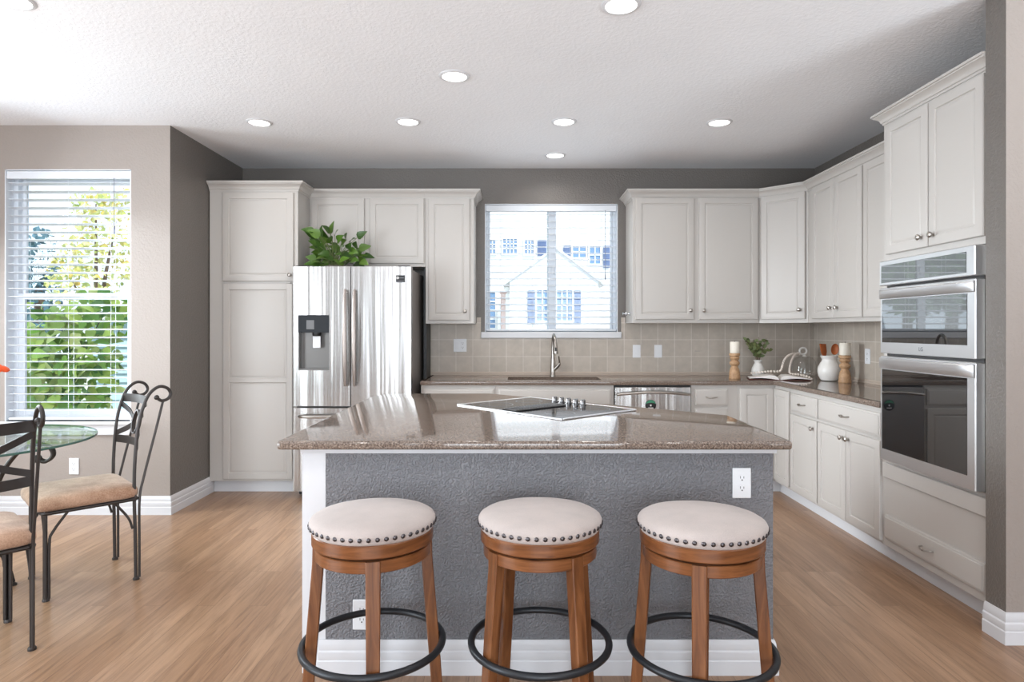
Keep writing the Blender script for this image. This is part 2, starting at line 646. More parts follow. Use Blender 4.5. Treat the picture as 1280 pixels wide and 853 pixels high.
    def build(self, name, mats, parent=None, smooth=32, sub=0):
        inv = W[parent.name].inverted() if parent is not None else Matrix()
        me = bpy.data.meshes.new(name)
        bm = bmesh.new()
        vv = [bm.verts.new(inv @ p) for p in self.v]
        for f, k in zip(self.f, self.mi):
            try:
                fc = bm.faces.new([vv[i] for i in f])
                fc.material_index = k
                fc.smooth = True
            except ValueError:
                pass
        bmesh.ops.recalc_face_normals(bm, faces=bm.faces)
        bm.to_mesh(me)
        bm.free()
        if smooth < 180:
            me.set_sharp_from_angle(angle=R(smooth))
        for mt in (mats if isinstance(mats, (list, tuple)) else [mats]):
            me.materials.append(mt)
        o = bpy.data.objects.new(name, me)
        COL.objects.link(o)
        if parent is not None:
            o.parent = parent
            W[o.name] = W[parent.name]
        else:
            W[o.name] = Matrix()
        return o


def tag(o, label, cat, group=None, kind=None):
    o['label'] = label
    o['category'] = cat
    if group:
        o['group'] = group
    if kind:
        o['kind'] = kind
    return o


def thing(name, label, cat, loc=(0, 0, 0), rz=0.0, group=None):
    o = bpy.data.objects.new(name, None)
    o.empty_display_size = 0.1
    COL.objects.link(o)
    o.location = loc
    o.rotation_euler = (0, 0, rz)
    tag(o, label, cat, group)
    W[o.name] = Matrix.Translation(Vector(loc)) @ Matrix.Rotation(rz, 4, 'Z')
    return o


def struct(mb, name, mats, label, cat, parent=None, smooth=32):
    o = mb.build(name, mats, parent, smooth)
    if parent is None:
        tag(o, label, cat, None, 'structure')
    return o


def dup(root, loc, rz, label):
    def cp(o, par):
        c = o.copy()
        COL.objects.link(c)
        c.parent = par
        for ch in list(kids[o.name]):
            cp(ch, c)
        return c
    kids = {}

    def walk(o):
        kids[o.name] = [x for x in COL.objects if x.parent == o]
        for x in kids[o.name]:
            walk(x)
    walk(root)
    r = cp(root, None)
    r.location = loc
    r.rotation_euler = (0, 0, rz)
    r['label'] = label
    W[r.name] = Matrix.Translation(Vector(loc)) @ Matrix.Rotation(rz, 4, 'Z')
    return r


def rrect(w, d, r, n=5, cx=0.0, cy=0.0):
    pts = []
    for (sx, sy, a0) in ((1, 1, 0), (-1, 1, 90), (-1, -1, 180), (1, -1, 270)):
        for k in range(n + 1):
            a = R(a0 + 90 * k / n)
            pts.append((cx + sx * (w / 2 - r) + r * math.cos(a), cy + sy * (d / 2 - r) + r * math.sin(a)))
    return pts


def smooth_path(pts, n=6):
    P = [Vector(p) for p in pts]
    out = []
    for i in range(len(P) - 1):
        p0 = P[i - 1] if i > 0 else P[i] * 2 - P[i + 1]
        p1, p2 = P[i], P[i + 1]
        p3 = P[i + 2] if i + 2 < len(P) else P[i + 1] * 2 - P[i]
        for k in range(n):
            t = k / n
            out.append(0.5 * ((2 * p1) + (p2 - p0) * t + (2 * p0 - 5 * p1 + 4 * p2 - p3) * t * t + (3 * p1 - p0 - 3 * p2 + p3) * t ** 3))
    out.append(P[-1])
    return out


# ------------------------------------------------------------------ key measures
YB = 5.72      # back wall
XL = -2.415    # left kitchen wall
YN = 4.51      # nook wall
XR = 2.696     # right wall
ZC = 2.743     # ceiling
YF = 5.085     # face of base cabinets on the back wall
YU = 5.376     # face of upper cabinets on the back wall
XF = 2.086     # face of base cabinets on the right wall
XU = 2.352     # face of upper cabinets on the right wall
YT = 3.597     # far side of the oven tower
ZT = 0.895     # worktop height
TH = 0.032

# ------------------------------------------------------------------ setting
mb = MB()
mb.box(-5.2, 5.0, -4.3, 5.9, -0.06, 0.0)
struct(mb, 'floor', M_FLOOR, 'light brown oak strip floor running towards the back wall', 'floor')
mb = MB()
mb.box(-5.2, 5.0, -4.3, 6.1, ZC, ZC + 0.2)
struct(mb, 'ceiling', M_CEIL, 'white textured flat ceiling', 'ceiling')

# back wall with the kitchen window opening
WX0, WX1, WZ0, WZ1 = -0.25, 0.937, 1.281, 2.425
mb = MB()
mb.box(XL - 0.15, WX0, YB, YB + 0.15, 0, ZC)
mb.box(WX1, XR + 0.15, YB, YB + 0.15, 0, ZC)
mb.box(WX0, WX1, YB, YB + 0.15, 0, WZ0)
mb.box(WX0, WX1, YB, YB + 0.15, WZ1, ZC)
struct(mb, 'wall_back', M_DARKWALL, 'dark taupe grey wall behind the cabinets and kitchen window', 'wall')
mb = MB()
mb.box(XR, XR + 0.15, 2.775, YB, 0, ZC)
struct(mb, 'wall_right', M_DARKWALL, 'dark grey wall above the right hand cabinets', 'wall')
# left kitchen return wall (dark), its nook side is light
mb = MB()
mb.box(XL - 0.15, XL, YN + 0.15, YB, 0, ZC)
struct(mb, 'wall_left', M_DARKWALL, 'dark taupe wall between the dining nook and the pantry', 'wall')
# nook wall with window
NX0, NX1, NZ0, NZ1 = -3.58, -2.69, 0.656, 2.432
mb = MB()
mb.box(-3.80, NX0, YN, YN + 0.15, 0, ZC)
mb.box(NX1, XL, YN, YN + 0.15, 0, ZC, mis=(0, 1, 0, 0, 0, 0))
mb.box(NX0, NX1, YN, YN + 0.15, 0, NZ0)
mb.box(NX0, NX1, YN, YN + 0.15, NZ1, ZC)
struct(mb, 'wall_nook', [M_LIGHTWALL, M_DARKWALL], 'light greige wall around the tall nook window', 'wall')
# bay wall, left and rear walls outside the view
mb = MB()
T = Matrix.Translation((-3.625, YN, 0)) @ Matrix.Rotation(R(225), 4, 'Z')
mb.box(0, 0.18, -0.15, 0, 0, ZC, T=T)
mb.box(1.08, 1.30, -0.15, 0, 0, ZC, T=T)
mb.box(0.18, 1.08, -0.15, 0, 0, 0.65, T=T)
mb.box(0.18, 1.08, -0.15, 0, 2.43, ZC, T=T)
struct(mb, 'wall_bay', M_LIGHTWALL, 'angled light greige wall at the left end of the nook', 'wall')
mb = MB()
mb.box(-4.70, -4.545, 1.6, 3.62, 0, ZC)
mb.box(-4.70, -4.545, -4.15, -1.0, 0, ZC)
mb.box(-4.70, -4.545, -1.0, 1.6, 0, 0.04)
mb.box(-4.70, -4.545, -1.0, 1.6, 2.45, ZC)
struct(mb, 'wall_side', M_LIGHTWALL, 'light greige wall left of the photographer', 'wall')
mb = MB()
mb.box(-4.70, -2.62, -4.15, -4.0, 0, ZC)
mb.box(-2.28, -1.75, -4.15, -4.0, 0, ZC)
mb.box(2.15, 4.6, -4.15, -4.0, 0, ZC)
for (x0, x1) in ((-2.62, -2.28), (-1.75, 2.15)):
    mb.box(x0, x1, -4.15, -4.0, 0, 0.04)
    mb.box(x0, x1, -4.15, -4.0, 2.5, ZC)
struct(mb, 'wall_rear', M_LIGHTWALL, 'light greige wall behind the photographer', 'wall')
# stub wall at the right: dark end, light face
mb = MB()
mb.box(2.05, 4.6, 2.66, 2.775, 0, ZC, mis=(1, 0, 0, 1, 0, 0))
struct(mb, 'wall_stub', [M_LIGHTWALL, M_DARKWALL], 'light pinkish wall end beside the oven tower with a dark grey edge', 'wall')
mb = MB()
mb.box(4.45, 4.6, -4.0, 2.66, 0, ZC)
struct(mb, 'wall_far_right', M_LIGHTWALL, 'light wall at the right outside the kitchen', 'wall')

BASE = [(0, 0), (0.016, 0), (0.016, 0.052), (0.0125, 0.057), (0.015, 0.064), (0.0135, 0.086), (0.009, 0.092), (0.0105, 0.099), (0.008, 0.118), (0.004, 0.130), (0, 0.130)]
mb = MB()
mb.sweep([(-3.62, YN), (XL, YN), (XL, 5.14)], BASE)
struct(mb, 'baseboard_left', M_TRIM, 'white stepped baseboard along the nook and dark left wall', 'baseboard')
mb = MB()
mb.sweep([(2.05, 2.775), (2.05, 2.66), (4.45, 2.66)], BASE)
struct(mb, 'baseboard_right', M_TRIM, 'white stepped baseboard around the wall end by the oven', 'baseboard')

# tile backsplash
mb = MB()
t0 = YB - 0.010
mb.box(-0.735, XR, t0, YB, ZT, 1.224)
mb.box(-0.735, -0.285, t0, YB, 1.224, 1.36)
mb.box(0.968, XR, t0, YB, 1.224, 1.36)
mb.box(-0.322, -0.285, t0, YB, 1.36, 1.41)
mb.box(0.968, 1.003, t0, YB, 1.36, 1.41)
mb.box(-0.735, XR, t0 - 0.008, t0, ZT, ZT + 0.012, 0.002, 1)
mb.box(-0.735, XR, t0 - 0.006, t0, ZT + 0.014, ZT + 0.030, 0.004, 1)
struct(mb, 'wall_backsplash_back', [M_TILE_X, M_TILETRIM], 'beige square tile backsplash behind the sink', 'backsplash')
mb = MB()
mb.box(XR - 0.010, XR, YT, t0, ZT, 1.36)
mb.box(XR - 0.018, XR - 0.010, YT, t0, ZT, ZT + 0.012, 0.002, 1)
mb.box(XR - 0.016, XR - 0.010, YT, t0, ZT + 0.014, ZT + 0.030, 0.004, 1)
struct(mb, 'wall_backsplash_right', [M_TILE_Y, M_TILETRIM], 'beige square tile backsplash on the right wall', 'backsplash')


# ------------------------------------------------------------------ windows and blinds
def frame_rect(mb, x0, x1, z0, z1, y0, y1, w, bev=0.004):
    mb.box(x0, x0 + w, y0, y1, z0, z1, bev)
    mb.box(x1 - w, x1, y0, y1, z0, z1, bev)
    mb.box(x0 + w, x1 - w, y0, y1, z0, z0 + w, bev)
    mb.box(x0 + w, x1 - w, y0, y1, z1 - w, z1, bev)


# kitchen window: horizontal slider
w1 = thing('window_1', 'white slider window above the kitchen sink', 'window', (0.343, YB, WZ0))
w1['kind'] = 'structure'
mb = MB()
frame_rect(mb, WX0, WX1, WZ0 - 0.018, WZ1, YB + 0.075, YB + 0.15, 0.030)
mb.box(WX0, WX0 + 0.006, YB, YB + 0.075, WZ0, WZ1)
mb.box(WX1 - 0.006, WX1, YB, YB + 0.075, WZ0, WZ1)
mb.box(WX0, WX1, YB, YB + 0.075, WZ1 - 0.006, WZ1)
mb.build('window_frame', M_VINYL, w1)
mb = MB()
frame_rect(mb, WX0 + 0.03, 0.392, WZ0 + 0.011, WZ1 - 0.03, YB + 0.085, YB + 0.11, 0.014)
mb.box(0.322, 0.392, YB + 0.080, YB + 0.112, WZ0 + 0.011, WZ1 - 0.03, 0.004)
s1 = mb.build('sash', M_VINYL, w1)
mb = MB()
frame_rect(mb, 0.312, WX1 - 0.03, WZ0 + 0.011, WZ1 - 0.03, YB + 0.113, YB + 0.14, 0.020)
s2 = mb.build('sash', M_VINYL, w1)
for (s, x0, x1, y) in ((s1, WX0 + 0.05, 0.338, YB + 0.097), (s2, 0.340, WX1 - 0.06, YB + 0.126)):
    mb = MB()
    mb.box(x0, x1, y, y + 0.003, WZ0 + 0.024, WZ1 - 0.042)
    mb.build('glass_pane', M_PANE, s)
mb = MB()
mb.box(0.352, 0.376, YB + 0.068, YB + 0.080, 1.80, 1.88, 0.004)
mb.build('latch', M_VINYL, s1)
mb = MB()
mb.box(-0.285, 0.968, YB - 0.030, YB + 0.075, 1.224, WZ0, 0.005)
mb.build('window_sill', M_TRIM, w1)

# nook window: single hung
w2 = thing('window_2', 'tall white single hung window in the dining nook', 'window', (-3.135, YN, NZ0))
w2['kind'] = 'structure'
mb = MB()
frame_rect(mb, NX0, NX1, NZ0, NZ1, YN + 0.075, YN + 0.15, 0.035)
mb.box(NX0, NX0 + 0.006, YN, YN + 0.075, NZ0, NZ1)
mb.box(NX1 - 0.006, NX1, YN, YN + 0.075, NZ0, NZ1)
mb.box(NX0, NX1, YN, YN + 0.075, NZ1 - 0.006, NZ1)
mb.build('window_frame', M_VINYL, w2)
mb = MB()
frame_rect(mb, NX0 + 0.03, NX1 - 0.03, 1.520, NZ1 - 0.03, YN + 0.113, YN + 0.14, 0.035)
u1 = mb.build('sash', M_VINYL, w2)
mb = MB()
frame_rect(mb, NX0 + 0.03, NX1 - 0.03, NZ0 + 0.03, 1.565, YN + 0.082, YN + 0.111, 0.045)
u2 = mb.build('sash', M_VINYL, w2)
for (s, z0, z1, y) in ((u1, 1.55, NZ1 - 0.06, YN + 0.126), (u2, NZ0 + 0.07, 1.525, YN + 0.096)):
    mb = MB()
    mb.box(NX0 + 0.06, NX1 - 0.06, y, y + 0.003, z0, z1)
    mb.build('glass_pane', M_PANE, s)
mb = MB()
mb.box(NX0 - 0.03, NX1 + 0.03, YN - 0.035, YN + 0.075, NZ0 - 0.022, NZ0, 0.005)
mb.box(NX0 - 0.01, NX1 + 0.01, YN - 0.016, YN - 0.0005, NZ0 - 0.095, NZ0 - 0.022, 0.004)
mb.build('window_sill', M_TRIM, w2)


# bay window at the left end of the nook, outside the picture
w3 = thing('window_3', 'white single hung window in the angled bay wall', 'window', (-4.07, 4.07, 0.65))
w3['kind'] = 'structure'
TB = Matrix.Translation((-3.625, YN, 0)) @ Matrix.Rotation(R(225), 4, 'Z')
mb = MB(TB)
frame_rect(mb, 0.18, 1.08, 0.65, 2.43, -0.145, -0.085, 0.040)
mb.box(0.22, 1.04, -0.135, -0.095, 1.50, 1.55, 0.004)
mb.build('window_frame', M_VINYL, w3)
mb = MB(TB)
mb.box(0.21, 1.05, -0.118, -0.115, 0.68, 2.40)
mb.build('glass_pane', M_PANE, w3)
mb = MB(TB)
mb.box(0.15, 1.11, -0.085, 0.030, 0.628, 0.65, 0.004)
mb.build('window_sill', M_TRIM, w3)


def blind(label, x0, x1, z0, z1, y, pitch, cords, tilt, wand_x):
    t = thing('window_blind', label, 'blind', ((x0 + x1) / 2, y, z1), 0, None)
    mb = MB()
    mb.box(x0, x1, y - 0.030, y + 0.028, z1 - 0.052, z1, 0.004)
    mb.box(x0 + 0.002, x1 - 0.002, y - 0.036, y - 0.030, z1 - 0.056, z1 - 0.002, 0.002)
    mb.build('headrail', M_VINYL, t)
    mb = MB()
    z = z1 - 0.085
    zs = []
    while z > z0 + 0.05:
        T = Matrix.Translation((0, y, z)) @ Matrix.Rotation(tilt, 4, 'X')
        mb.tube([(x0 + 0.004, 0, 0), (x1 - 0.004, 0, 0)], 1.0, T=T,
                prof=[(-0.0015, -0.025), (0.0005, -0.012), (0.001, 0), (0.0005, 0.012), (-0.0015, 0.025), (0.0015, 0.025), (0.0035, 0.012), (0.004, 0), (0.0035, -0.012), (0.0015, -0.025)], up=(0, 0, 1))
        zs.append(z)
        z -= pitch
    mb.build('slats', M_VINYL, t)
    mb = MB()
    mb.box(x0 + 0.003, x1 - 0.003, y - 0.025, y + 0.025, z0 + 0.004, z0 + 0.022, 0.004)
    mb.build('bottom_rail', M_VINYL, t)
    mb = MB()
    for cx in cords:
        for dy in (-0.027, 0.027):
            mb.cyl((cx, y + dy, z0 + 0.02), (cx, y + dy, z1 - 0.05), 0.0011, n=5)
    mb.build('ladder_cord', M_VINYL, t)
    mb = MB()
    zb = z1 - (0.62 if wand_x > 0 else 0.40)
    mb.cyl((wand_x, y - 0.040, zb), (wand_x, y - 0.040, z1 - 0.05), 0.0022, n=6)
    mb.lathe([(0.003, 0), (0.006, 0.01), (0.0045, 0.05), (0.002, 0.06)], (wand_x, y - 0.040, zb - 0.05), 8)
    mb.build('pull_cord', plain('cord_grey_%d' % len(MATS), (120, 124, 140), 0.6), t)
    return t


blind('open white slatted blind across the window above the sink', WX0 + 0.008, WX1 - 0.008, WZ0 + 0.002, WZ1 - 0.008, YB + 0.040, 0.0575,
      (WX0 + 0.14, WX0 + 0.43, WX1 - 0.42, WX1 - 0.14), R(13), WX1 - 0.11)
blind('open white slatted blind across the tall nook window', NX0 + 0.008, NX1 - 0.008, NZ0 + 0.002, NZ1 - 0.008, YN + 0.040, 0.0575,
      (NX0 + 0.13, NX0 + 0.44, NX1 - 0.15), R(-9), NX1 - 0.12)

# ------------------------------------------------------------------ cabinets
DOOR = [(0, 0.0), (0, 0.015), (0.003, 0.019), (0.006, 0.020), (0.048, 0.020), (0.051, 0.0135), (0.056, 0.0125), (0.066, 0.0175), (0.070, 0.018)]
DRAW = [(0, 0.0), (0, 0.012), (0.003, 0.015), (0.010, 0.0165), (0.013, 0.020), (0.016, 0.0205)]
CROWN = [(0, 0), (0.006, 0), (0.007, 0.012), (0.013, 0.015), (0.016, 0.026), (0.026, 0.040), (0.040, 0.049), (0.046, 0.052), (0.047, 0.058), (0.055, 0.060), (0.055, 0.073), (0, 0.073)]


def crown_at(z, k=1.0):
    return [(a * k, z + c * k) for a, c in CROWN]


def knob_mb(M, x, z, y0=-0.020):
    mb = MB(M)
    T = Matrix.Translation((x, y0, z)) @ Matrix.Rotation(PI / 2, 4, 'X')
    mb.lathe([(0.008, 0), (0.008, 0.002), (0.0045, 0.004), (0.0045, 0.011), (0.012, 0.014), (0.0155, 0.019), (0.0155, 0.023), (0.012, 0.027), (0.006, 0.029), (0.0005, 0.0295)], n=18, T=T)
    return mb


def pull_mb(M, x, z, L=0.085, y0=-0.0205):
    mb = MB(M)
    pts = smooth_path([(x - L / 2, y0, z + 0.003), (x - L / 2 + 0.004, y0 - 0.018, z + 0.003), (x - L * 0.2, y0 - 0.026, z - 0.003), (x + L * 0.1, y0 - 0.027, z - 0.001),
                       (x + L / 2 - 0.004, y0 - 0.018, z + 0.003), (x + L / 2, y0, z + 0.003)], 5)
    mb.tube(pts, 0.0042, 8)
    mb.sphere((x, y0 - 0.0265, z - 0.002), 0.0065, 8, 6)
    return mb


def add_door(par, M, x0, x1, z0, z1, knob=None, split=None):
    mb = MB(M)
    if split is None:
        mb.panel(x0, x1, z0, z1, DOOR)
    else:
        mb.panel(x0, x1, z0, z1, DOOR[:5] + [(0.049, 0.019)])
        inner = [(0.0, 0.019), (0.001, 0.0202), (0.004, 0.0135), (0.009, 0.0125), (0.019, 0.0175), (0.023, 0.018)]
        mb2 = MB(M)
        # rebuild as stiles/rails with two raised fields
        mb = MB(M)
        e = 0.048
        mb.box(x0, x0 + e, -0.020, 0, z0, z1, 0.003)
        mb.box(x1 - e, x1, -0.020, 0, z0, z1, 0.003)
        for (a, c) in ((z0, z0 + e), (split - 0.018, split + 0.018), (z1 - e, z1)):
            mb.box(x0 + e - 0.003, x1 - e + 0.003, -0.020, -0.001, a, c, 0.0025)
        fld = [(0, 0.004), (0, 0.0195), (0.003, 0.0135), (0.008, 0.0125), (0.018, 0.0175), (0.022, 0.018)]
        mb.panel(x0 + e, x1 - e, z0 + e, split - 0.018, fld)
        mb.panel(x0 + e, x1 - e, split + 0.018, z1 - e, fld)
    d = mb.build('door', M_CAB, par)
    if knob:
        knob_mb(M, *knob).build('knob', M_NICKEL, d)['label'] = 'brushed nickel knob'
    return d


def add_drawer(par, M, x0, x1, z0, z1, pull=True, name='drawer_front', pz=None):
    mb = MB(M)
    mb.panel(x0, x1, z0, z1, DRAW)
    d = mb.build(name, M_CAB, par)
    if pull:
        pull_mb(M, (x0 + x1) / 2, pz if pz else (z0 + z1) / 2).build('handle', M_NICKEL, d)['label'] = 'brushed nickel bow handle'
    return d


def cabinet(label, loc, rz, w, d, z0, z1, name='kitchen_cabinet', cat='cabinet', group=None, toe=False, extra=None):
    t = thing(name, label, cat, loc, rz, group)
    M = W[t.name]
    mb = MB(M)
    if extra:
        extra(mb)
    else:
        mb.box(0, w, 0, d, z0, z1, 0.0015)
    mb.build('body', M_CAB, t)
    if toe:
        mb = MB(M)
        mb.box(0.0, w, 0.065, d, 0, z0 - 0.0005)
        mb.build('toe_kick', M_TRIM, t)
    return t, M


def crown(par, path, z, g0=None, g1=None, k=1.0):
    mb = MB()
    mb.sweep(path, crown_at(z, k), g0, g1)
    return mb.build('crown_molding', M_CAB, par)


UB, UT = 1.357, 2.44     # uppers bottom, top
ZCR = 2.402

# pantry
px0, px1 = -2.409, -1.707
t, M = cabinet('tall white pantry cabinet beside the refrigerator', (px0, YF, 0), 0, px1 - px0, YB - 0.006 - YF, 0.098, UT, 'pantry_cabinet', 'cabinet', toe=True)
ox = 2.409
add_door(t, M, -2.30 + ox, -1.738 + ox, 1.686, 2.388, (-1.762 + ox, 1.735))
add_door(t, M, -2.295 + ox, -1.745 + ox, 0.117, 1.667, None, 0.90)
mb = MB(M)
mb.box(0.615, 0.650, -0.020, -0.004, 1.668, 1.676, 0.002)
mb.build('hinge_catch', M_NICKEL, t)
crown(t, [(px0, YF), (px1, YF), (px1, YU)], ZCR, None, (-1, YU))
# above the fridge
t, M = cabinet('white two door wall cabinet over the refrigerator', (-1.7065, YU, 0), 0, 0.9735, YB - 0.006 - YU, 1.830, UT, 'wall_cabinet')
add_door(t, M, 0.018, 0.462, 1.856, 2.400)
add_door(t, M, 0.508, 0.962, 1.856, 2.400)
crown(t, [(-1.7065, YU), (-0.733, YU)], ZCR, (-1.7065, YF))
# narrow tall upper
t, M = cabinet('narrow white wall cabinet between refrigerator and sink window', (-0.732, YU, 0), 0, 0.405, YB - 0.006 - YU, 1.352, UT, 'wall_cabinet')
add_door(t, M, 0.025, 0.371, 1.380, 2.400, (0.333, 1.455))
crown(t, [(-0.732, YU), (-0.327, YU), (-0.327, YB - 0.002)], ZCR)
# fridge side panel, coloured black to stand for the shaded gap
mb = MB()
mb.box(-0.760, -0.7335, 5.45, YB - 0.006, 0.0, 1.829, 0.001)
tag(mb.build('refrigerator_gap_shade_panel', M_BLACK), 'panel coloured black as the shade in the gap beside the refrigerator', 'panel')
# right uppers on the back wall
t, M = cabinet('white two door wall cabinet right of the sink window', (1.008, YU, 0), 0, 1.061, YB - 0.006 - YU, UB, UT, 'wall_cabinet')
add_door(t, M, 0.022, 0.509, 1.386, 2.406, (0.478, 1.462))
add_door(t, M, 0.551, 1.046, 1.386, 2.406, (0.588, 1.462))
crown(t, [(1.008, YB - 0.002), (1.008, YU), (2.069, YU)], ZCR, None, (2.351, YU - 0.282))
mb = MB()
T = Matrix.Translation((1.008, 5.50, 1.437)) @ Matrix.Rotation(-PI / 2, 4, 'Y')
mb.lathe([(0.018, 0), (0.018, 0.004), (0.007, 0.008), (0.006, 0.022), (0.016, 0.027), (0.019, 0.033), (0.016, 0.040), (0.001, 0.043)], n=16, T=T)
mb.lathe([(0.006, 0.042), (0.005, 0.052), (0.012, 0.056), (0.013, 0.062), (0.001, 0.066)], n=12, T=T)
tag(mb.build('side_hook', M_CHROME), 'chrome double knob hook on the cabinet side by the window', 'hook')


t = thing('wall_cabinet', 'angled white corner wall cabinet in the back right corner', 'cabinet', (2.0695, YU, 0), R(-45))
M = W[t.name]
mb = MB()
mb.prism([(2.0705, YU), (2.3515, YU - 0.281), (XR - 0.006, YU - 0.281), (XR - 0.006, YB - 0.006), (2.0705, YB - 0.006)], UB, UT)
mb.build('body', M_CAB, t)
dl = 0.281 * math.sqrt(2)
add_door(t, M, 0.022, dl - 0.018, 1.386, 2.406, (dl - 0.058, 1.462))
crown(t, [(2.0695, YU), (2.3515, YU - 0.282)], ZCR, (1.0, YU), (2.3515, 3.0))
YC = YU - 0.282
# right wall uppers
t, M = cabinet('white wall cabinet on the right wall next to the corner cabinet', (XU, YC - 0.001, 0), R(-90), 0.815, XR - 0.006 - XU, UB, UT, 'wall_cabinet')
add_door(t, M, 0.095, 0.434, 1.386, 2.406, (0.400, 1.462))
add_door(t, M, 0.440, 0.808, 1.386, 2.406, (0.492, 1.462))
crown(t, [(XU, YC - 0.001), (XU, YC - 0.816)], ZCR, (2.069, YU - 0.0))
t, M = cabinet('white wall cabinet beside the oven tower with plain doors', (XU, YC - 0.817, 0), R(-90), YC - 0.817 - YT - 0.002, XR - 0.006 - XU, UB, UT, 'wall_cabinet')
add_door(t, M, 0.012, 0.335, 1.386, 2.406)
add_door(t, M, 0.342, 0.660, 1.386, 2.406)
crown(t, [(XU, YC - 0.817), (XU, YT + 0.002)], ZCR)

# oven tower
tw = YT - 2.778


def tower(mb):
    d = XR - 0.006 - XF
    mb.box(0, tw, 0, d, 0.098, 0.585, 0.0015)
    mb.box(0, tw, 0, d, 1.685, 2.475, 0.0015)
    mb.box(0, 0.030, 0, d, 0.585, 1.685)
    mb.box(tw - 0.030, tw, 0, d, 0.585, 1.685)
    mb.box(0.03, tw - 0.03, d - 0.02, d, 0.585, 1.685)


t, M = cabinet('tall white oven tower cabinet on the right wall', (XF, YT, 0), R(-90), tw, XR - 0.006 - XF, 0.098, 2.475, 'oven_cabinet', 'cabinet', toe=True, extra=tower)
add_door(t, M, 0.045, 0.404, 1.720, 2.436, (0.362, 1.772))
add_door(t, M, 0.412, 0.784, 1.720, 2.436, (0.454, 1.772))
add_drawer(t, M, 0.030, 0.788, 0.142, 0.276)
mb = MB(M)
mb.box(0.012, tw - 0.006, -0.018, 0, 0.482, 0.566, 0.004)
mb.build('trim_board', M_CAB, t)
crown(t, [(XU - 0.062, YT), (XF, YT), (XF, 2.7785)], 2.450, None, None, 0.9)

# base cabinets, back run
BZ0, BZ1 = 0.098, ZT - TH - 0.0005
bd = YB - 0.012 - YF
t, M = cabinet('white base cabinet at the refrigerator end of the back worktop', (-0.729, YF, 0), 0, 0.592, bd, BZ0, BZ1, 'base_cabinet', toe=True)
add_drawer(t, M, 0.022, 0.580, 0.700, 0.831)
add_door(t, M, 0.022, 0.295, 0.117, 0.676, (0.26, 0.63))
add_door(t, M, 0.303, 0.580, 0.117, 0.676, (0.338, 0.63))


def sinkbase(mb):
    mb.box(0, 0.938, 0, 0.02, BZ0, BZ1, 0.001)
    mb.box(0, 0.02, 0.02, bd, BZ0, BZ1)
    mb.box(0.918, 0.938, 0.02, bd, BZ0, BZ1)
    mb.box(0.02, 0.918, 0.02, bd, BZ0, BZ0 + 0.02)


t, M = cabinet('white sink base cabinet left of the dishwasher', (-0.1365, YF, 0), 0, 0.938, bd, BZ0, BZ1, 'base_cabinet', toe=True, extra=sinkbase)
add_drawer(t, M, 0.022, 0.918, 0.700, 0.831, pull=False)
add_door(t, M, 0.022, 0.464, 0.117, 0.676, (0.43, 0.63))
add_door(t, M, 0.474, 0.918, 0.117, 0.676, (0.51, 0.63))
t, M = cabinet('narrow white drawer base cabinet right of the dishwasher', (1.416, YF, 0), 0, 0.370, bd, BZ0, BZ1, 'base_cabinet', toe=True)
add_drawer(t, M, 0.026, 0.286, 0.700, 0.831)
for (a, c) in ((0.522, 0.676), (0.330, 0.498), (0.117, 0.306)):
    add_drawer(t, M, 0.026, 0.286, a, c)

# corner base cabinet with L shaped folding doors
YK = 4.800
t = thing('base_cabinet', 'white corner base cabinet with two leaf folding door', 'cabinet', (1.7865, YF, 0), 0)
M = W[t.name]
mb = MB()
xr = XR - 0.018
mb.prism([(1.787, YF), (1.787, YB - 0.012), (xr, YB - 0.012), (xr, YK), (XF, YK), (XF, YF)][::-1], BZ0, BZ1)
mb.build('body', M_CAB, t)
mb = MB()
mb.prism([(1.787, YF + 0.065), (1.787, YB - 0.012), (xr, YB - 0.012), (xr, YK), (XF + 0.065, YK), (XF + 0.065, YF + 0.065)][::-1], 0, BZ0 - 0.0005)
mb.build('toe_kick', M_TRIM, t)
add_door(t, M, 0.016, XF - 1.7865 - 0.021, 0.117, 0.836)
Mr = Matrix.Translation((XF, YF, 0)) @ Matrix.Rotation(R(-90), 4, 'Z')
add_door(t, Mr, 0.001, YF - YK - 0.006, 0.117, 0.836)

# right run base cabinets
bdr = XR - 0.018 - XF
t, M = cabinet('white base cabinet with one drawer and one door on the right run', (XF, YK - 0.001, 0), R(-90), 0.443, bdr, BZ0, BZ1, 'base_cabinet', toe=True)
add_drawer(t, M, 0.026, 0.440, 0.696, 0.831)
add_door(t, M, 0.026, 0.440, 0.117, 0.676, (0.395, 0.620))
wB = YK - 0.4445 - YT - 0.001
t, M = cabinet('white two door base cabinet next to the oven tower', (XF, YK - 0.4445, 0), R(-90), wB, bdr, BZ0, BZ1, 'base_cabinet', toe=True)
add_drawer(t, M, 0.012, wB - 0.010, 0.696, 0.831)
add_door(t, M, 0.012, wB / 2 - 0.003, 0.117, 0.676, (wB / 2 - 0.035, 0.628))
add_door(t, M, wB / 2 + 0.003, wB - 0.010, 0.117, 0.676, (wB / 2 + 0.035, 0.628))

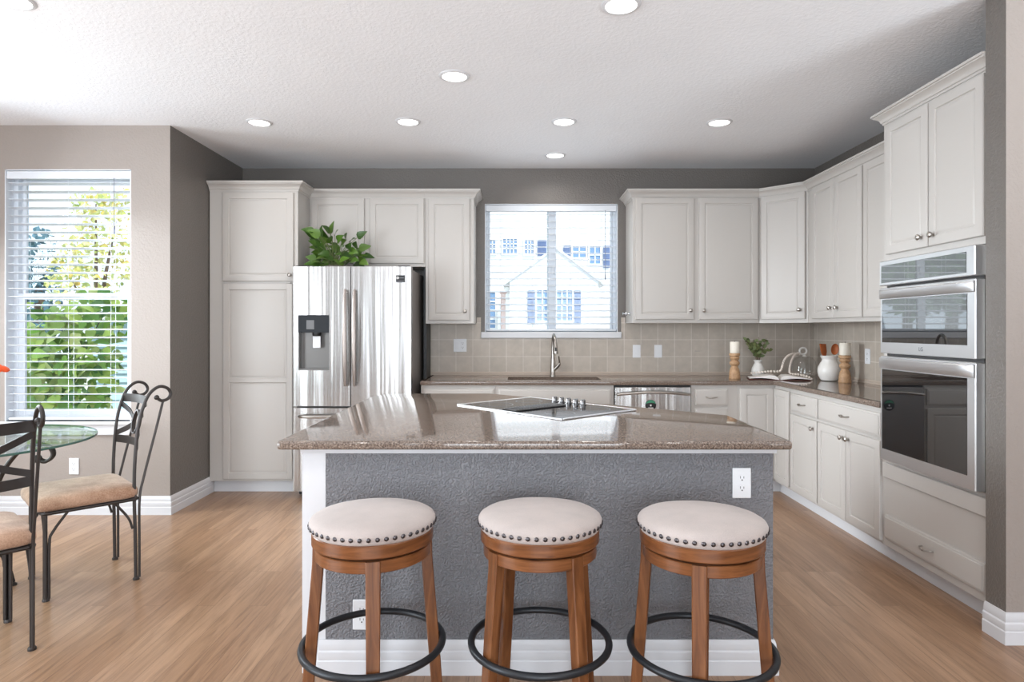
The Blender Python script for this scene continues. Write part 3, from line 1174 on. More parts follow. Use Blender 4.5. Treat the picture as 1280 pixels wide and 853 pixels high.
# ------------------------------------------------------------------ worktop along the walls, sink, tap
EDGE = [(-0.030, ZT), (-0.006, ZT), (-0.002, ZT - 0.002), (0, ZT - 0.007), (0, ZT - TH + 0.006), (-0.003, ZT - TH), (-0.030, ZT - TH)]
ye, xe, xw, yw = YF - 0.025, XF - 0.025, XR - 0.011, YB - 0.011
SX0, SX1, SY0, SY1 = -0.04, 0.72, 5.17, 5.50
mb = MB()
z0, z1 = ZT - TH, ZT
mb.box(-0.715, SX0, ye + 0.02, yw, z0, z1)
mb.box(SX1, xw, ye + 0.02, yw, z0, z1)
mb.box(SX0, SX1, ye + 0.02, SY0, z0, z1)
mb.box(SX0, SX1, SY1, yw, z0, z1)
mb.box(xe + 0.02, xw, YT + 0.001, ye + 0.02, z0, z1)
mb.sweep([(-0.732, yw), (-0.732, ye), (xe, ye), (xe, YT + 0.001)], EDGE)
tag(mb.build('worktop', M_QUARTZ), 'L shaped brown speckled worktop along the back and right walls', 'countertop')
mb = MB()
for (x0, x1, y0, y1, a, c) in ((SX0 - 0.012, SX1 + 0.012, SY0 - 0.012, SY1 + 0.012, 0.66, 0.672), (SX0 - 0.012, SX0, SY0 - 0.012, SY1 + 0.012, 0.672, z0 - 0.001), (SX1, SX1 + 0.012, SY0 - 0.012, SY1 + 0.012, 0.672, z0 - 0.001),
                             (SX0, SX1, SY0 - 0.012, SY0, 0.672, z0 - 0.001), (SX0, SX1, SY1, SY1 + 0.012, 0.672, z0 - 0.001)):
    mb.box(x0, x1, y0, y1, a, c)
t = thing('kitchen_sink', 'dark brown undermount sink under the kitchen window', 'sink', (0.34, 5.335, 0.66))
mb.build('basin', M_SINK, t)
mb = MB()
mb.lathe([(0.045, 0.0), (0.045, 0.004), (0.036, 0.005), (0.03, 0.001), (0.001, 0.001)], (0.34, 5.335, 0.672), 24)
mb.build('drain', M_NICKEL, t)

t = thing('kitchen_faucet', 'brushed nickel pull down faucet behind the sink', 'faucet', (0.350, 5.60, ZT))
M = W[t.name]
mb = MB(M)
mb.lathe([(0.027, 0), (0.027, 0.006), (0.023, 0.012), (0.021, 0.06), (0.0185, 0.14), (0.0145, 0.19), (0.0135, 0.21)], n=20)
mb.build('base', M_NICKEL, t)
mb = MB(M)
mb.tube(smooth_path([(0, 0, 0.20), (0, 0.002, 0.27), (0.002, -0.015, 0.335), (0.005, -0.065, 0.362), (0.010, -0.115, 0.335), (0.013, -0.135, 0.30)], 6), 0.0125, 12)
mb.build('spout', M_NICKEL, t)
mb = MB(M)
mb.tube([(0.013, -0.135, 0.302), (0.015, -0.143, 0.25), (0.016, -0.148, 0.21), (0.016, -0.149, 0.200)], [0.014, 0.018, 0.0225, 0.021], 14)
s = mb.build('spray_head', M_NICKEL, t)
mb = MB(M)
mb.box(0.008, 0.022, -0.172, -0.160, 0.222, 0.255, 0.003)
mb.build('spray_button', M_BLACK, s)
mb = MB(M)
mb.tube([(0.012, -0.005, 0.055), (0.04, -0.012, 0.085), (0.062, -0.018, 0.112)], [0.015, 0.015, 0.013], 12)
mb.tube([(0.058, -0.018, 0.112), (0.052, -0.03, 0.155), (0.048, -0.04, 0.175)], [0.008, 0.006, 0.005], 8)
mb.build('lever', M_NICKEL, t)

# ------------------------------------------------------------------ dishwasher
t = thing('dishwasher', 'stainless dishwasher with bowed bar handle beside the sink cabinet', 'dishwasher', (0.8065, YF, 0))
M = W[t.name]
dw = 0.603
mb = MB(M)
mb.box(0, dw, 0.004, 0.58, 0.10, 0.858)
mb.box(0.01, dw - 0.01, 0.06, 0.5, 0.0, 0.10)
mb.build('body', M_BLACK, t)
mb = MB(M)
mb.box(0.002, dw - 0.002, -0.026, 0.003, 0.115, 0.846, 0.004)
d = mb.build('door', M_STEEL, t)
mb = MB(M)
mb.tube(smooth_path([(0.022, -0.026, 0.79), (0.030, -0.055, 0.792), (0.15, -0.068, 0.804), (dw / 2, -0.072, 0.810), (dw - 0.15, -0.068, 0.804), (dw - 0.030, -0.055, 0.792), (dw - 0.022, -0.026, 0.79)], 6), 0.0105, 12)
mb.build('handle', M_NICKEL, d)
mb = MB(M)
T = Matrix.Translation((0.283, -0.026, 0.704)) @ Matrix.Rotation(PI / 2, 4, 'X')
mb.lathe([(0.043, 0), (0.043, 0.0025), (0.042, 0.003), (0.001, 0.003)], n=36, T=T)
ang = [R(20 + 140 * k / 14) for k in range(15)]
outer = [(0.040 * math.cos(a), 0.040 * math.sin(a), 0.0034) for a in ang]
inner = [(0.040 * math.cos(a), 0.040 * math.sin(a) * 0.35 + 0.006, 0.0034) for a in ang]
mb.add(outer + inner[::-1], [tuple(range(30))], 1, T)
mb.box(-0.006, 0.006, -0.008, 0.006, 0.003, 0.0036, mi=2, T=T)
mb.box(-0.020, 0.020, -0.026, -0.018, 0.003, 0.0036, mi=2, T=T)
tag(mb.build('round_magnet', [M_BLACK, M_GREENLABEL, M_WHITEMARK]), 'round black and green magnet on the dishwasher door', 'magnet')

# ------------------------------------------------------------------ refrigerator
FX0, FX1, FY = -1.697, -0.786, 4.94
t = thing('refrigerator', 'stainless french door refrigerator between pantry and worktop', 'refrigerator', ((FX0 + FX1) / 2, 5.3, 0))
mb = MB()
mb.box(FX0 + 0.004, FX1 - 0.004, FY + 0.075, 5.69, 0.045, 1.775, 0.004)
mb.box(FX0 + 0.02, FX1 - 0.02, FY + 0.10, 5.6, 0.018, 0.05)
mb.build('body', M_FRIDGESIDE, t)
xc, hw = (FX0 + FX1) / 2, (FX1 - FX0) / 2


def fy(x):
    return FY + 0.010 * abs((x - xc) / hw) ** 2.2 - 0.004


def curved_door(xs, zs, hole=None):
    mb = MB()
    yb = FY + 0.068
    nx, nz = len(xs), len(zs)
    vs = [(x, fy(x), z) for z in zs for x in xs] + [(x, yb, z) for z in zs for x in xs]
    o = nx * nz
    fs = []
    for j in range(nz - 1):
        for i in range(nx - 1):
            a = j * nx + i
            cx, cz = (xs[i] + xs[i + 1]) / 2, (zs[j] + zs[j + 1]) / 2
            q = (a, a + 1, a + 1 + nx, a + nx)
            if not (hole and hole[0] < cx < hole[1] and hole[2] < cz < hole[3]):
                fs.append(q)
            fs.append(tuple(o + k for k in q[::-1]))
    for i in range(nx - 1):
        fs.append((i, o + i, o + i + 1, i + 1))
        a = (nz - 1) * nx + i
        fs.append((a, a + 1, o + a + 1, o + a))
    for j in range(nz - 1):
        a = j * nx
        fs.append((a, a + nx, o + a + nx, o + a))
        a = j * nx + nx - 1
        fs.append((a, o + a, o + a + nx, a + nx))
    mb.add(vs, fs)
    return mb


def lsp(a, c, n):
    return [a + (c - a) * k / n for k in range(n + 1)]


HX0, HX1, HZ0, HZ1 = -1.657, -1.416, 0.988, 1.415
xm = -1.250
xs = lsp(FX0, HX0, 3) + lsp(HX0, HX1, 5)[1:] + lsp(HX1, xm - 0.003, 4)[1:]
zs = [0.712, 0.72] + lsp(0.72, HZ0, 2)[1:] + lsp(HZ0, HZ1, 3)[1:] + lsp(HZ1, 1.783, 2)[1:] + [1.790]
dL = curved_door(xs, zs, (HX0, HX1, HZ0, HZ1)).build('door', M_STEEL, t)
xs = lsp(xm + 0.003, FX1, 12)
dR = curved_door(xs, [0.712, 0.72, 1.2, 1.783, 1.790]).build('door', M_STEEL, t)
xs = lsp(FX0, FX1, 20)
dF = curved_door(xs, [0.052, 0.06, 0.4, 0.688, 0.696]).build('freezer_drawer', M_STEEL, t)
for dd, hx in ((dL, xm - 0.036), (dR, xm + 0.036)):
    mb = MB()
    y = fy(hx)
    ell = [(math.cos(2 * PI * k / 14) * 0.017, math.sin(2 * PI * k / 14) * 0.009) for k in range(14)]
    pth = smooth_path([(hx, y - 0.030, 0.868), (hx, y - 0.046, 1.03), (hx, y - 0.052, 1.24), (hx, y - 0.046, 1.45), (hx, y - 0.030, 1.612)], 6)
    mb.tube(pth, [0.55 + 0.45 * math.sin(PI * k / (len(pth) - 1)) ** 0.6 for k in range(len(pth))], prof=ell, up=(1, 0, 0))
    for z in (0.89, 1.59):
        mb.cyl((hx, y + 0.002, z), (hx, y - 0.036, z), 0.008, n=10)
    mb.build('handle', M_HANDLE, dd)
mb = MB()
y = fy(xc)
mb.tube(smooth_path([(FX0 + 0.07, fy(FX0 + 0.07), 0.635), (FX0 + 0.075, y - 0.042, 0.637), (xc - 0.2, y - 0.056, 0.637), (xc + 0.2, y - 0.056, 0.637), (FX1 - 0.075, y - 0.042, 0.637), (FX1 - 0.07, fy(FX1 - 0.07), 0.635)], 5), 0.013, 10)
mb.build('handle', M_NICKEL, dF)
# dispenser niche
mb = MB()
yf = fy((HX0 + HX1) / 2) - 0.001
yk = yf + 0.062
zc = 1.280
mb.box(HX0, HX1, yk - 0.004, yk, HZ0, zc)
mb.box(HX0, HX0 + 0.006, yf + 0.002, yk - 0.004, HZ0, zc)
mb.box(HX1 - 0.006, HX1, yf + 0.002, yk - 0.004, HZ0, zc)
mb.box(HX0 + 0.006, HX1 - 0.006, yf, yk - 0.004, HZ0, HZ0 + 0.012)
dp = mb.build('dispenser', plain('dispenser_grey', (120, 118, 116), 0.35, 0.6), dL)
mb = MB()
mb.box(HX0, HX1, yf - 0.003, yf + 0.04, zc, HZ1, 0.002)
mb.build('display', plain('display_glass', (58, 62, 66), 0.06), dL)
mb = MB()
mb.box(-1.592, -1.532, yf - 0.005, yf - 0.002, 1.305, 1.375, 0.001)
mb.build('screen', plain('screen_grey', (120, 122, 124), 0.2), dL)
mb = MB()
mb.lathe([(0.030, 0), (0.034, 0.012), (0.034, 0.026)], (-1.520, yf + 0.022, zc - 0.026), 20)
mb.build('spout', M_BLACK, dL)
mb = MB()
mb.box(-1.548, -1.488, yf + 0.012, yf + 0.020, 1.160, 1.252, 0.003)
mb.build('paddle', M_PLASTIC, dL)
mb = MB()
lx = -0.868
yl = fy(lx) - 0.001
mb.box(lx - 0.034, lx + 0.034, yl - 0.0015, yl + 0.004, 1.667, 1.722)
T = Matrix.Translation((lx - 0.021, yl - 0.0015, 1.702)) @ Matrix.Rotation(PI / 2, 4, 'X')
mb.lathe([(0.010, 0), (0.010, 0.0008), (0.001, 0.0008)], n=16, mi=1, T=T)
mb.lathe([(0.005, 0.0008), (0.005, 0.0012), (0.0005, 0.0012)], n=12, mi=0, T=T)
mb.box(lx - 0.007, lx + 0.028, yl - 0.0022, yl - 0.0015, 1.699, 1.706, mi=2)
mb.box(lx - 0.029, lx + 0.028, yl - 0.0022, yl - 0.0015, 1.673, 1.680, mi=2)
mb.build('badge_sticker', [M_BLACK, M_WHITEMARK, M_LOGO], dR)
for x in (FX0 + 0.06, FX1 - 0.06):
    mb = MB()
    mb.cyl((x, FY + 0.09, 0.0), (x, FY + 0.09, 0.05), 0.02, n=14)
    mb.box(x - 0.03, x + 0.03, FY + 0.05, FY + 0.13, 0.02, 0.05, 0.003)
    mb.build('foot', M_BLACK, t)
mb = MB()
for x in (FX0 + 0.06, FX1 - 0.06):
    mb.box(x - 0.05, x + 0.05, FY + 0.03, FY + 0.16, 1.7755, 1.800, 0.006)
mb.build('hinge_cover', M_DARKGREY, t)

# ------------------------------------------------------------------ wall ovens
OY0, OY1, OX = 2.812, 3.545, 2.030   # near, far, front plane
t = thing('double_wall_oven', 'stainless double wall oven with dark glass doors in the tower', 'oven', (OX, OY1, 0.585), R(-90))
Mo = Matrix.Translation((OX, OY1, 0)) @ Matrix.Rotation(R(-90), 4, 'Z')
ow = OY1 - OY0
mb = MB(Mo)
mb.box(0.02, ow - 0.01, 0.050, 0.56, 0.590, 1.675)
mb.build('body', M_DARKGREY, t)
# control panel
mb = MB(Mo)
mb.box(0, ow, 0.0, 0.052, 1.545, 1.680, 0.004)
cp = mb.build('control_panel', M_STEELFLAT, t)
mb = MB(Mo)
mb.box(0.020, ow - 0.052, -0.0015, 0.002, 1.560, 1.655, 0.0008)
mb.build('control_glass', M_OVENGLASS, cp)


def oven_door(z0, z1, gz0, gz1, name):
    mb = MB(Mo)
    mb.box(0.002, ow - 0.002, 0.004, 0.050, z0, z1, 0.004)
    d = mb.build(name, M_STEELFLAT, t)
    mb = MB(Mo)
    mb.box(0.022, ow - 0.052, 0.0018, 0.006, gz0, gz1, 0.001)
    mb.build('door_glass', M_OVENGLASS, d)
    # full width bar handle growing out of the top rail
    mb = MB(Mo)
    hz0, hz1 = gz1 + 0.004, z1 - 0.008
    prof = [(hz0, 0.004), (hz0 + 0.003, -0.006), ((hz0 + hz1) / 2 - 0.004, -0.015), (hz1 - 0.010, -0.017), (hz1 - 0.002, -0.010), (hz1, 0.004)]
    xs_ = [0.004, 0.03, 0.10, ow - 0.10, ow - 0.03, ow - 0.004]
    ks = [0.25, 0.8, 1.0, 1.0, 0.8, 0.25]
    loops = [[(x, (y if y > 0 else y * k), z) for z, y in prof] for x, k in zip(xs_, ks)]
    mb.rings(loops)
    mb.build('handle', M_STEELFLAT, d)
    return d


d1 = oven_door(1.175, 1.532, 1.235, 1.468, 'door')
d2 = oven_door(0.590, 1.160, 0.652, 1.088, 'door')


def text_mb(s, size, M, depth=0.0006):
    cu = bpy.data.curves.new('lettering', 'FONT')
    cu.body = s
    cu.size = size
    cu.align_x = 'CENTER'
    cu.align_y = 'CENTER'
    cu.extrude = depth
    ob = bpy.data.objects.new('lettering', cu)
    COL.objects.link(ob)
    dg = bpy.context.evaluated_depsgraph_get()
    me = bpy.data.meshes.new_from_object(ob.evaluated_get(dg))
    mb = MB(M)
    mb.add([tuple(v.co) for v in me.vertices], [tuple(p.vertices) for p in me.polygons])
    bpy.data.objects.remove(ob)
    bpy.data.curves.remove(cu)
    bpy.data.meshes.remove(me)
    return mb


lm = text_mb('LG', 0.028, Mo @ Matrix.Translation((0.355, 0.0036, 1.206)) @ Matrix.Rotation(PI / 2, 4, 'X'))
T = Matrix.Translation((0.322, 0.0036, 1.206)) @ Matrix.Rotation(PI / 2, 4, 'X')
lm.lathe([(0.012, 0), (0.012, 0.0006), (0.001, 0.0006)], n=20, T=T)
lm.build('logo', M_LOGO, d1, 180)

# ------------------------------------------------------------------ island
t = thing('kitchen_island', 'grey textured kitchen island with white baseboard and end panel', 'island', (0.1, 3.0, 0))
IZ = ZT - TH - 0.0005
IY = 2.43
mb = MB()
mb.box(-0.711, 0.988, IY, 2.55, 0, IZ)
mb.build('seating_wall', M_ISLANDWALL, t)
mb = MB()
mb.prism([(-0.800, 2.431), (-0.7115, 2.431), (-0.7115, 2.5505), (0.975, 2.5505), (0.975, 3.03), (-0.17, 4.03), (-0.69, 4.03), (-0.80, 3.92)], 0.0, IZ)
mb.build('cabinet_body', M_TRIM, t)
mb = MB()
mb.sweep([(-0.735, IY), (0.988, IY), (0.988, 2.55)], [(a + 0.0005, c) for a, c in BASE])
mb.build('baseboard', M_TRIM, t)
mb = MB()
mb.sweep([(-0.802, IY - 0.0005), (0.988, IY - 0.0005), (0.988, 2.55)], [(0, IZ - 0.026), (0.010, IZ - 0.024), (0.012, IZ), (0, IZ)])
mb.build('top_trim', M_TRIM, t)

poly = [(-0.874, 2.352), (1.034, 2.352), (1.034, 3.066), (1.02, 3.082), (-0.145, 4.10), (-0.70, 4.10), (-0.82, 4.07), (-0.865, 3.95)]
poly = [(-0.874, 2.372), (-0.868, 2.357), (-0.853, 2.352), (1.012, 2.352), (1.028, 2.357), (1.034, 2.372)] + poly[2:]
mb = MB()
mb.prism(poly, ZT - TH, ZT, 0.011, 4)
tag(mb.build('island_worktop', M_QUARTZ), 'brown speckled polished worktop on the kitchen island', 'countertop')

# cooktop: rectangle turned to follow the slanted edge
cxk, cyk, ck = 0.163, 3.352, R(-48)
t = thing('cooktop', 'black glass electric cooktop set in the island worktop', 'cooktop', (cxk, cyk, ZT), ck)
M = W[t.name]
cw, cd = 0.78, 0.55
mb = MB(M)
frame_rect_pts = 0.012
mb.box(-cw / 2, cw / 2, -cd / 2, -cd / 2 + 0.014, 0.0005, 0.0075, 0.002)
mb.box(-cw / 2, cw / 2, cd / 2 - 0.014, cd / 2, 0.0005, 0.0075, 0.002)
mb.box(-cw / 2, -cw / 2 + 0.014, -cd / 2 + 0.014, cd / 2 - 0.014, 0.0005, 0.0075, 0.002)
mb.box(cw / 2 - 0.014, cw / 2, -cd / 2 + 0.014, cd / 2 - 0.014, 0.0005, 0.0075, 0.002)
mb.build('steel_frame', M_STEELFLAT, t)
mb = MB(M)
mb.box(-cw / 2 + 0.014, cw / 2 - 0.014, -cd / 2 + 0.014, cd / 2 - 0.014, 0.0005, 0.0060)
mb.build('glass_surface', M_COOKGLASS, t)
mb = MB(M)
mb.box(-0.055, 0.055, -cd / 2 + 0.03, cd / 2 - 0.16, 0.0062, 0.013, 0.003)
for k in range(18):
    y = -cd / 2 + 0.045 + k * (cd - 0.22) / 17
    mb.box(-0.045, 0.045, y - 0.003, y + 0.003, 0.013, 0.016, 0.001)
mb.build('vent_grille', M_DARKGREY, t)
for (bx, by, br_) in ((-0.235, -0.125, 0.09), (-0.235, 0.115, 0.075), (0.235, -0.125, 0.075), (0.235, 0.115, 0.09)):
    mb = MB(M)
    mb.lathe([(br_, 0.0), (br_, 0.0004), (br_ - 0.004, 0.0004), (br_ - 0.004, 0.0)], (bx, by, 0.0060), 40, caps=False)
    mb.build('burner_ring', M_LOGO, t)
for k in range(5):
    mb = MB(M)
    kx = -0.115 + k * 0.052
    ky = cd / 2 - 0.075
    mb.lathe([(0.019, 0), (0.019, 0.003), (0.015, 0.005), (0.0145, 0.024), (0.0125, 0.028), (0.001, 0.0285)], (kx, ky, 0.0062), 20)
    mb.box(kx - 0.003, kx + 0.003, ky - 0.015, ky + 0.015, 0.030, 0.036, 0.001)
    mb.build('knob', M_KNOBGREY, t)


# ------------------------------------------------------------------ outlets and switches
def plate(name, label, M0, gangs):
    # local: x right, y into wall, z up; origin on the wall face
    t = thing(name, label, 'outlet' if 'outlet' in name else 'switch', M0.to_translation(), M0.to_euler().z, None)
    M = W[t.name]
    w = 0.070 + 0.046 * (len(gangs) - 1)
    mb = MB(M)
    mb.box(-w / 2, w / 2, -0.006, -0.0003, -0.0575, 0.0575, 0.003)
    mb.build('cover_plate', M_PLASTIC, t)
    for i, g in enumerate(gangs):
        gx = (i - (len(gangs) - 1) / 2) * 0.046
        if g == 'outlet':
            for dz in (-0.0195, 0.0195):
                mb = MB(M)
                T = Matrix.Translation((gx, -0.006, dz)) @ Matrix.Rotation(PI / 2, 4, 'X')
                pts = rrect(0.033, 0.028, 0.012, 4)
                mb.rings([[(x, y, 0) for x, y in pts], [(x, y, 0.0015) for x, y in pts]], T=T)
                r_ = mb.build('receptacle', M_PLASTIC, t)
                mb = MB(M)
                mb.box(gx - 0.0075, gx - 0.0055, -0.0080, -0.0070, dz - 0.001, dz + 0.008)
                mb.box(gx + 0.0055, gx + 0.0075, -0.0080, -0.0070, dz - 0.001, dz + 0.007)
                T = Matrix.Translation((gx, -0.0070, dz - 0.007)) @ Matrix.Rotation(PI / 2, 4, 'X')
                mb.lathe([(0.0028, 0), (0.0028, 0.001)], n=10, T=T)
                mb.build('slots', M_SLOT, r_)
        else:
            mb = MB(M)
            mb.box(gx - 0.016, gx + 0.016, -0.009, -0.0055, -0.033, 0.033, 0.002)
            mb.build('rocker', M_PLASTIC, t)
    return t


def at(x, y, z, rz=0.0):
    return Matrix.Translation((x, y, z)) @ Matrix.Rotation(rz, 4, 'Z')


plate('wall_outlet', 'white duplex outlet near the right end of the island', at(0.868, IY, 0.724), ['outlet'])
plate('wall_outlet', 'white outlet low on the island behind the first stool', at(-0.572, IY, 0.225), ['outlet'])
plate('wall_outlet', 'white duplex outlet low on the nook wall under the window', at(-3.09, YN, 0.340), ['outlet'])
tyb = YB - 0.010
plate('wall_outlet', 'white wide plate with rocker and outlet left of the sink', at(-0.470, tyb, 1.160), ['switch', 'outlet'])
plate('wall_switch', 'white rocker switch on the tiles nearer the window', at(1.104, tyb, 1.108), ['switch'])
plate('wall_switch', 'white rocker switch on the tiles under the right cabinet', at(1.296, tyb, 1.108), ['switch'])
plate('wall_outlet', 'white outlet on the right wall tiles behind the wooden candlestick', at(XR - 0.010, 4.84, 1.10, R(-90)), ['outlet'])

# ------------------------------------------------------------------ ceiling lights
first = None
CANS = [(-0.331, 3.628, 'recessed ceiling light above the middle of the island, larger than those behind'),
        (0.479, 2.83, 'recessed ceiling light cut by the top edge of the photo, right of centre'),
        (-1.76, 4.443, 'recessed ceiling light in front of the pantry'),
        (-0.725, 4.426, 'recessed ceiling light in front of the refrigerator'),
        (0.354, 4.426, 'recessed ceiling light second in front of the sink window'),
        (1.433, 4.443, 'recessed ceiling light in front of the right wall cabinets'),
        (0.350, 5.283, 'recessed ceiling light close to the wall right above the sink window'),
        (-2.18, 2.79, 'recessed ceiling light at the top left corner over the dining side')]
for (x, y, lab) in CANS:
    if first is None:
        t = thing('ceiling_light', lab, 'ceiling light', (x, y, ZC - 0.008), 0, 'recessed ceiling lights')
        M = W[t.name]
        mb = MB(M)
        mb.lathe([(0.068, 0.004), (0.070, 0.000), (0.080, 0.001), (0.087, 0.0055), (0.088, 0.0078), (0.068, 0.0078)], n=40, caps=False)
        mb.build('trim_ring', M_TRIM, t)
        mb = MB(M)
        mb.lathe([(0.0685, 0.0072), (0.0685, 0.0050), (0.03, 0.0042), (0.0005, 0.0040)], n=40)
        mb.build('lens', M_LENS, t)
        first = t
    else:
        dup(first, (x, y, ZC - 0.008), 0, lab)
    area_light('can_glow', (x, y, ZC - 0.012), (0, 0, -1), 0.13, 0.13, CAN_POWER, (1.0, 0.95, 0.88), 'DISK').data.spread = R(150)

# ------------------------------------------------------------------ bar stools
STOOLG = 'bar stools along the island'
t = thing('bar_stool', 'round swivel bar stool nearest the pantry end of the island', 'stool', (0, 0, 0), 0, STOOLG)
mb = MB()
mb.lathe([(0.001, 0.655), (0.196, 0.655), (0.2005, 0.662), (0.204, 0.676), (0.2045, 0.683), (0.200, 0.692), (0.187, 0.700), (0.157, 0.707), (0.11, 0.7115), (0.05, 0.714), (0.001, 0.7145)], n=64)
cu = mb.build('seat_cushion', M_LINEN, t, 60)
mb = MB()
nn = 48
for k in range(nn):
    a = 2 * PI * (k + 0.5) / nn
    T = Matrix.Rotation(a, 4, 'Z') @ Matrix.Translation((0.2015, 0, 0.674)) @ Matrix.Rotation(PI / 2, 4, 'Y')
    mb.lathe([(0.0078, 0), (0.0072, 0.0035), (0.0045, 0.006), (0.0004, 0.007)], n=10, T=T)
mb.build('nailhead_trim', M_NAIL, cu)
mb = MB()
mb.lathe([(0.150, 0.612), (0.193, 0.612), (0.1965, 0.616), (0.1965, 0.651), (0.1935, 0.6555), (0.150, 0.6555), (0.150, 0.612)], n=64, caps=False)
mb.build('seat_ring', M_STOOLRING, t)
mb = MB()
mb.lathe([(0.120, 0.6045), (0.170, 0.6045), (0.170, 0.6115), (0.120, 0.6115), (0.120, 0.6045)], n=40, caps=False)
mb.build('swivel_plate', M_BLACK, t)
mb = MB()
mb.lathe([(0.160, 0.566), (0.184, 0.566), (0.187, 0.569), (0.187, 0.602), (0.184, 0.604), (0.160, 0.604), (0.160, 0.566)], n=64, caps=False)
mb.build('apron', M_STOOLRING, t)
for k in range(4):
    a = PI / 4 + k * PI / 2
    T = Matrix.Rotation(a, 4, 'Z')
    mb = MB()
    L = []
    for (r0, r1, hw_, z) in ((0.200, 0.236, 0.0185, 0.0), (0.178, 0.2155, 0.0205, 0.273), (0.157, 0.193, 0.0225, 0.55), (0.155, 0.1915, 0.0228, 0.6035)):
        c_ = 0.003
        L.append([(r0 + c_, -hw_, z), (r1 - c_, -hw_, z), (r1, -hw_ + c_, z), (r1, hw_ - c_, z), (r1 - c_, hw_, z), (r0 + c_, hw_, z), (r0, hw_ - c_, z), (r0, -hw_ + c_, z)])
    mb.rings(L, T=T)
    mb.build('leg', M_STOOLWOOD, t)
mb = MB()
mb.tube([(0.228 * math.cos(2 * PI * k / 72), 0.228 * math.sin(2 * PI * k / 72), 0.273) for k in range(72)], 0.0118, 12, closed=True)
mb.build('foot_ring', M_RINGBLACK, t)
t.location = (-0.462, 2.12, 0)
t.rotation_euler = (0, 0, R(45 + 12))
dup(t, (0.090, 2.13, 0), R(-9), 'round swivel bar stool in the middle of the three')
dup(t, (0.614, 2.085, 0), R(45 - 18), 'round swivel bar stool nearest the oven end of the island')

# ------------------------------------------------------------------ dining set
IR = M_IRON


def chair(label, loc, rz):
    t = thing('dining_chair', label, 'chair', (0, 0, 0), 0, 'iron dining chairs')
    hx = 0.205
    # seat
    mb = MB()
    L = []
    for (ins, z) in ((0.02, 0.430), (0.004, 0.436), (0.0, 0.452), (0.001, 0.470), (0.010, 0.486), (0.03, 0.496), (0.07, 0.503), (0.12, 0.506)):
        L.append([(x, y, z) for x, y in rrect(0.455 - 2 * ins, 0.45 - 2 * ins, max(0.055 - ins * 0.2, 0.02), 6, 0, -0.012)])
    mb.rings(L)
    mb.build('seat', M_SUEDE, t, 60)
    mb = MB()
    pts = [(x, y, 0.422) for x, y in rrect(0.43, 0.41, 0.03, 4)]
    mb.tube(pts, 0.0085, 8, closed=True)
    mb.box(-0.2, 0.2, -0.19, 0.19, 0.424, 0.4295)
    mb.build('seat_frame', IR, t)
    # front legs: twin bars with splayed braces
    for s in (-1, 1):
        mb = MB()
        x, y = s * hx, -0.19
        mb.tube([(x, y, 0.012), (x, y, 0.418)], 0.0085, 8)
        mb.tube([(x - s * 0.017, y + 0.0, 0.012), (x - s * 0.017, y, 0.418)], 0.0085, 8)
        mb.tube(smooth_path([(x, y + 0.014, 0.012), (x, y + 0.015, 0.27), (x, y + 0.03, 0.33), (x, y + 0.09, 0.416)], 4), 0.0065, 8)
        mb.tube(smooth_path([(x - s * 0.02, y, 0.25), (x - s * 0.03, y, 0.33), (x - s * 0.09, y, 0.416)], 4), 0.0065, 8)
        mb.lathe([(0.016, 0.0), (0.016, 0.008), (0.013, 0.014)], (x - s * 0.008, y + 0.003, 0), 12)
        mb.build('leg', IR, t)
    # back posts with scroll tops and rear struts
    for s in (-1, 1):
        x = s * hx
        mb = MB()
        mb.tube(smooth_path([(x, 0.195, 0.010), (x, 0.192, 0.25), (x, 0.188, 0.43), (x, 0.190, 0.60), (x, 0.205, 0.79), (x, 0.232, 0.905), (x, 0.262, 0.968), (x, 0.305, 1.000),
                             (x, 0.345, 0.990), (x, 0.362, 0.960), (x, 0.348, 0.932), (x, 0.318, 0.924), (x, 0.296, 0.940)], 5), 0.0085, 10)
        mb.sphere((x, 0.294, 0.943), 0.0135, 10, 8)
        mb.lathe([(0.016, 0.0), (0.016, 0.008), (0.012, 0.014)], (x, 0.197, 0), 12)
        mb.build('back_post', IR, t)
        mb = MB()
        mb.tube(smooth_path([(x, 0.325, 0.922), (x, 0.285, 0.75), (x, 0.235, 0.54), (x, 0.213, 0.42), (x, 0.212, 0.20), (x, 0.212, 0.010)], 5), 0.0065, 8)
        mb.tube(smooth_path([(x, 0.18, 0.27), (x, 0.16, 0.33), (x, 0.10, 0.416)], 4), 0.0062, 8)
        mb.build('back_strut', IR, t)

    def rail(z, h, bow, y0):
        mb = MB()
        n = 8
        pts = []
        for k in range(n + 1):
            u = -1 + 2 * k / n
            pts.append((hx * u, y0 + bow * (1 - u * u), z))
        mb.strap(pts, h, 0.006, (0, 0, 1))
        return mb
    rail(0.918, 0.046, 0.045, 0.238).build('top_rail', IR, t)
    rail(0.690, 0.042, 0.045, 0.197).build('bottom_rail', IR, t)
    mb = MB()
    for s in (-1, 1):
        for (za, ya, zb) in ((0.885, 0.228, 0.812), (0.718, 0.199, 0.784)):
            mb.strap([(s * hx, ya, za), (s * 0.12, ya + 0.028 + (0.215 - ya) * 0.4, za + (zb - za) * 0.5), (s * 0.042, 0.250, zb)], 0.028, 0.005, (0, 0, 1))
    mb.build('cross_brace', IR, t)
    mb = MB()
    mb.tube([(0.050 * math.cos(2 * PI * k / 28), 0.252 + 0.012 * math.sin(2 * PI * k / 28), 0.798 + 0.062 * math.sin(2 * PI * k / 28)) for k in range(28)], 1.0, closed=True,
            prof=[(-0.004, -0.010), (0.004, -0.010), (0.004, 0.010), (-0.004, 0.010)])
    mb.build('medallion_ring', IR, t)
    t.location = loc
    t.rotation_euler = (0, 0, rz)
    return t


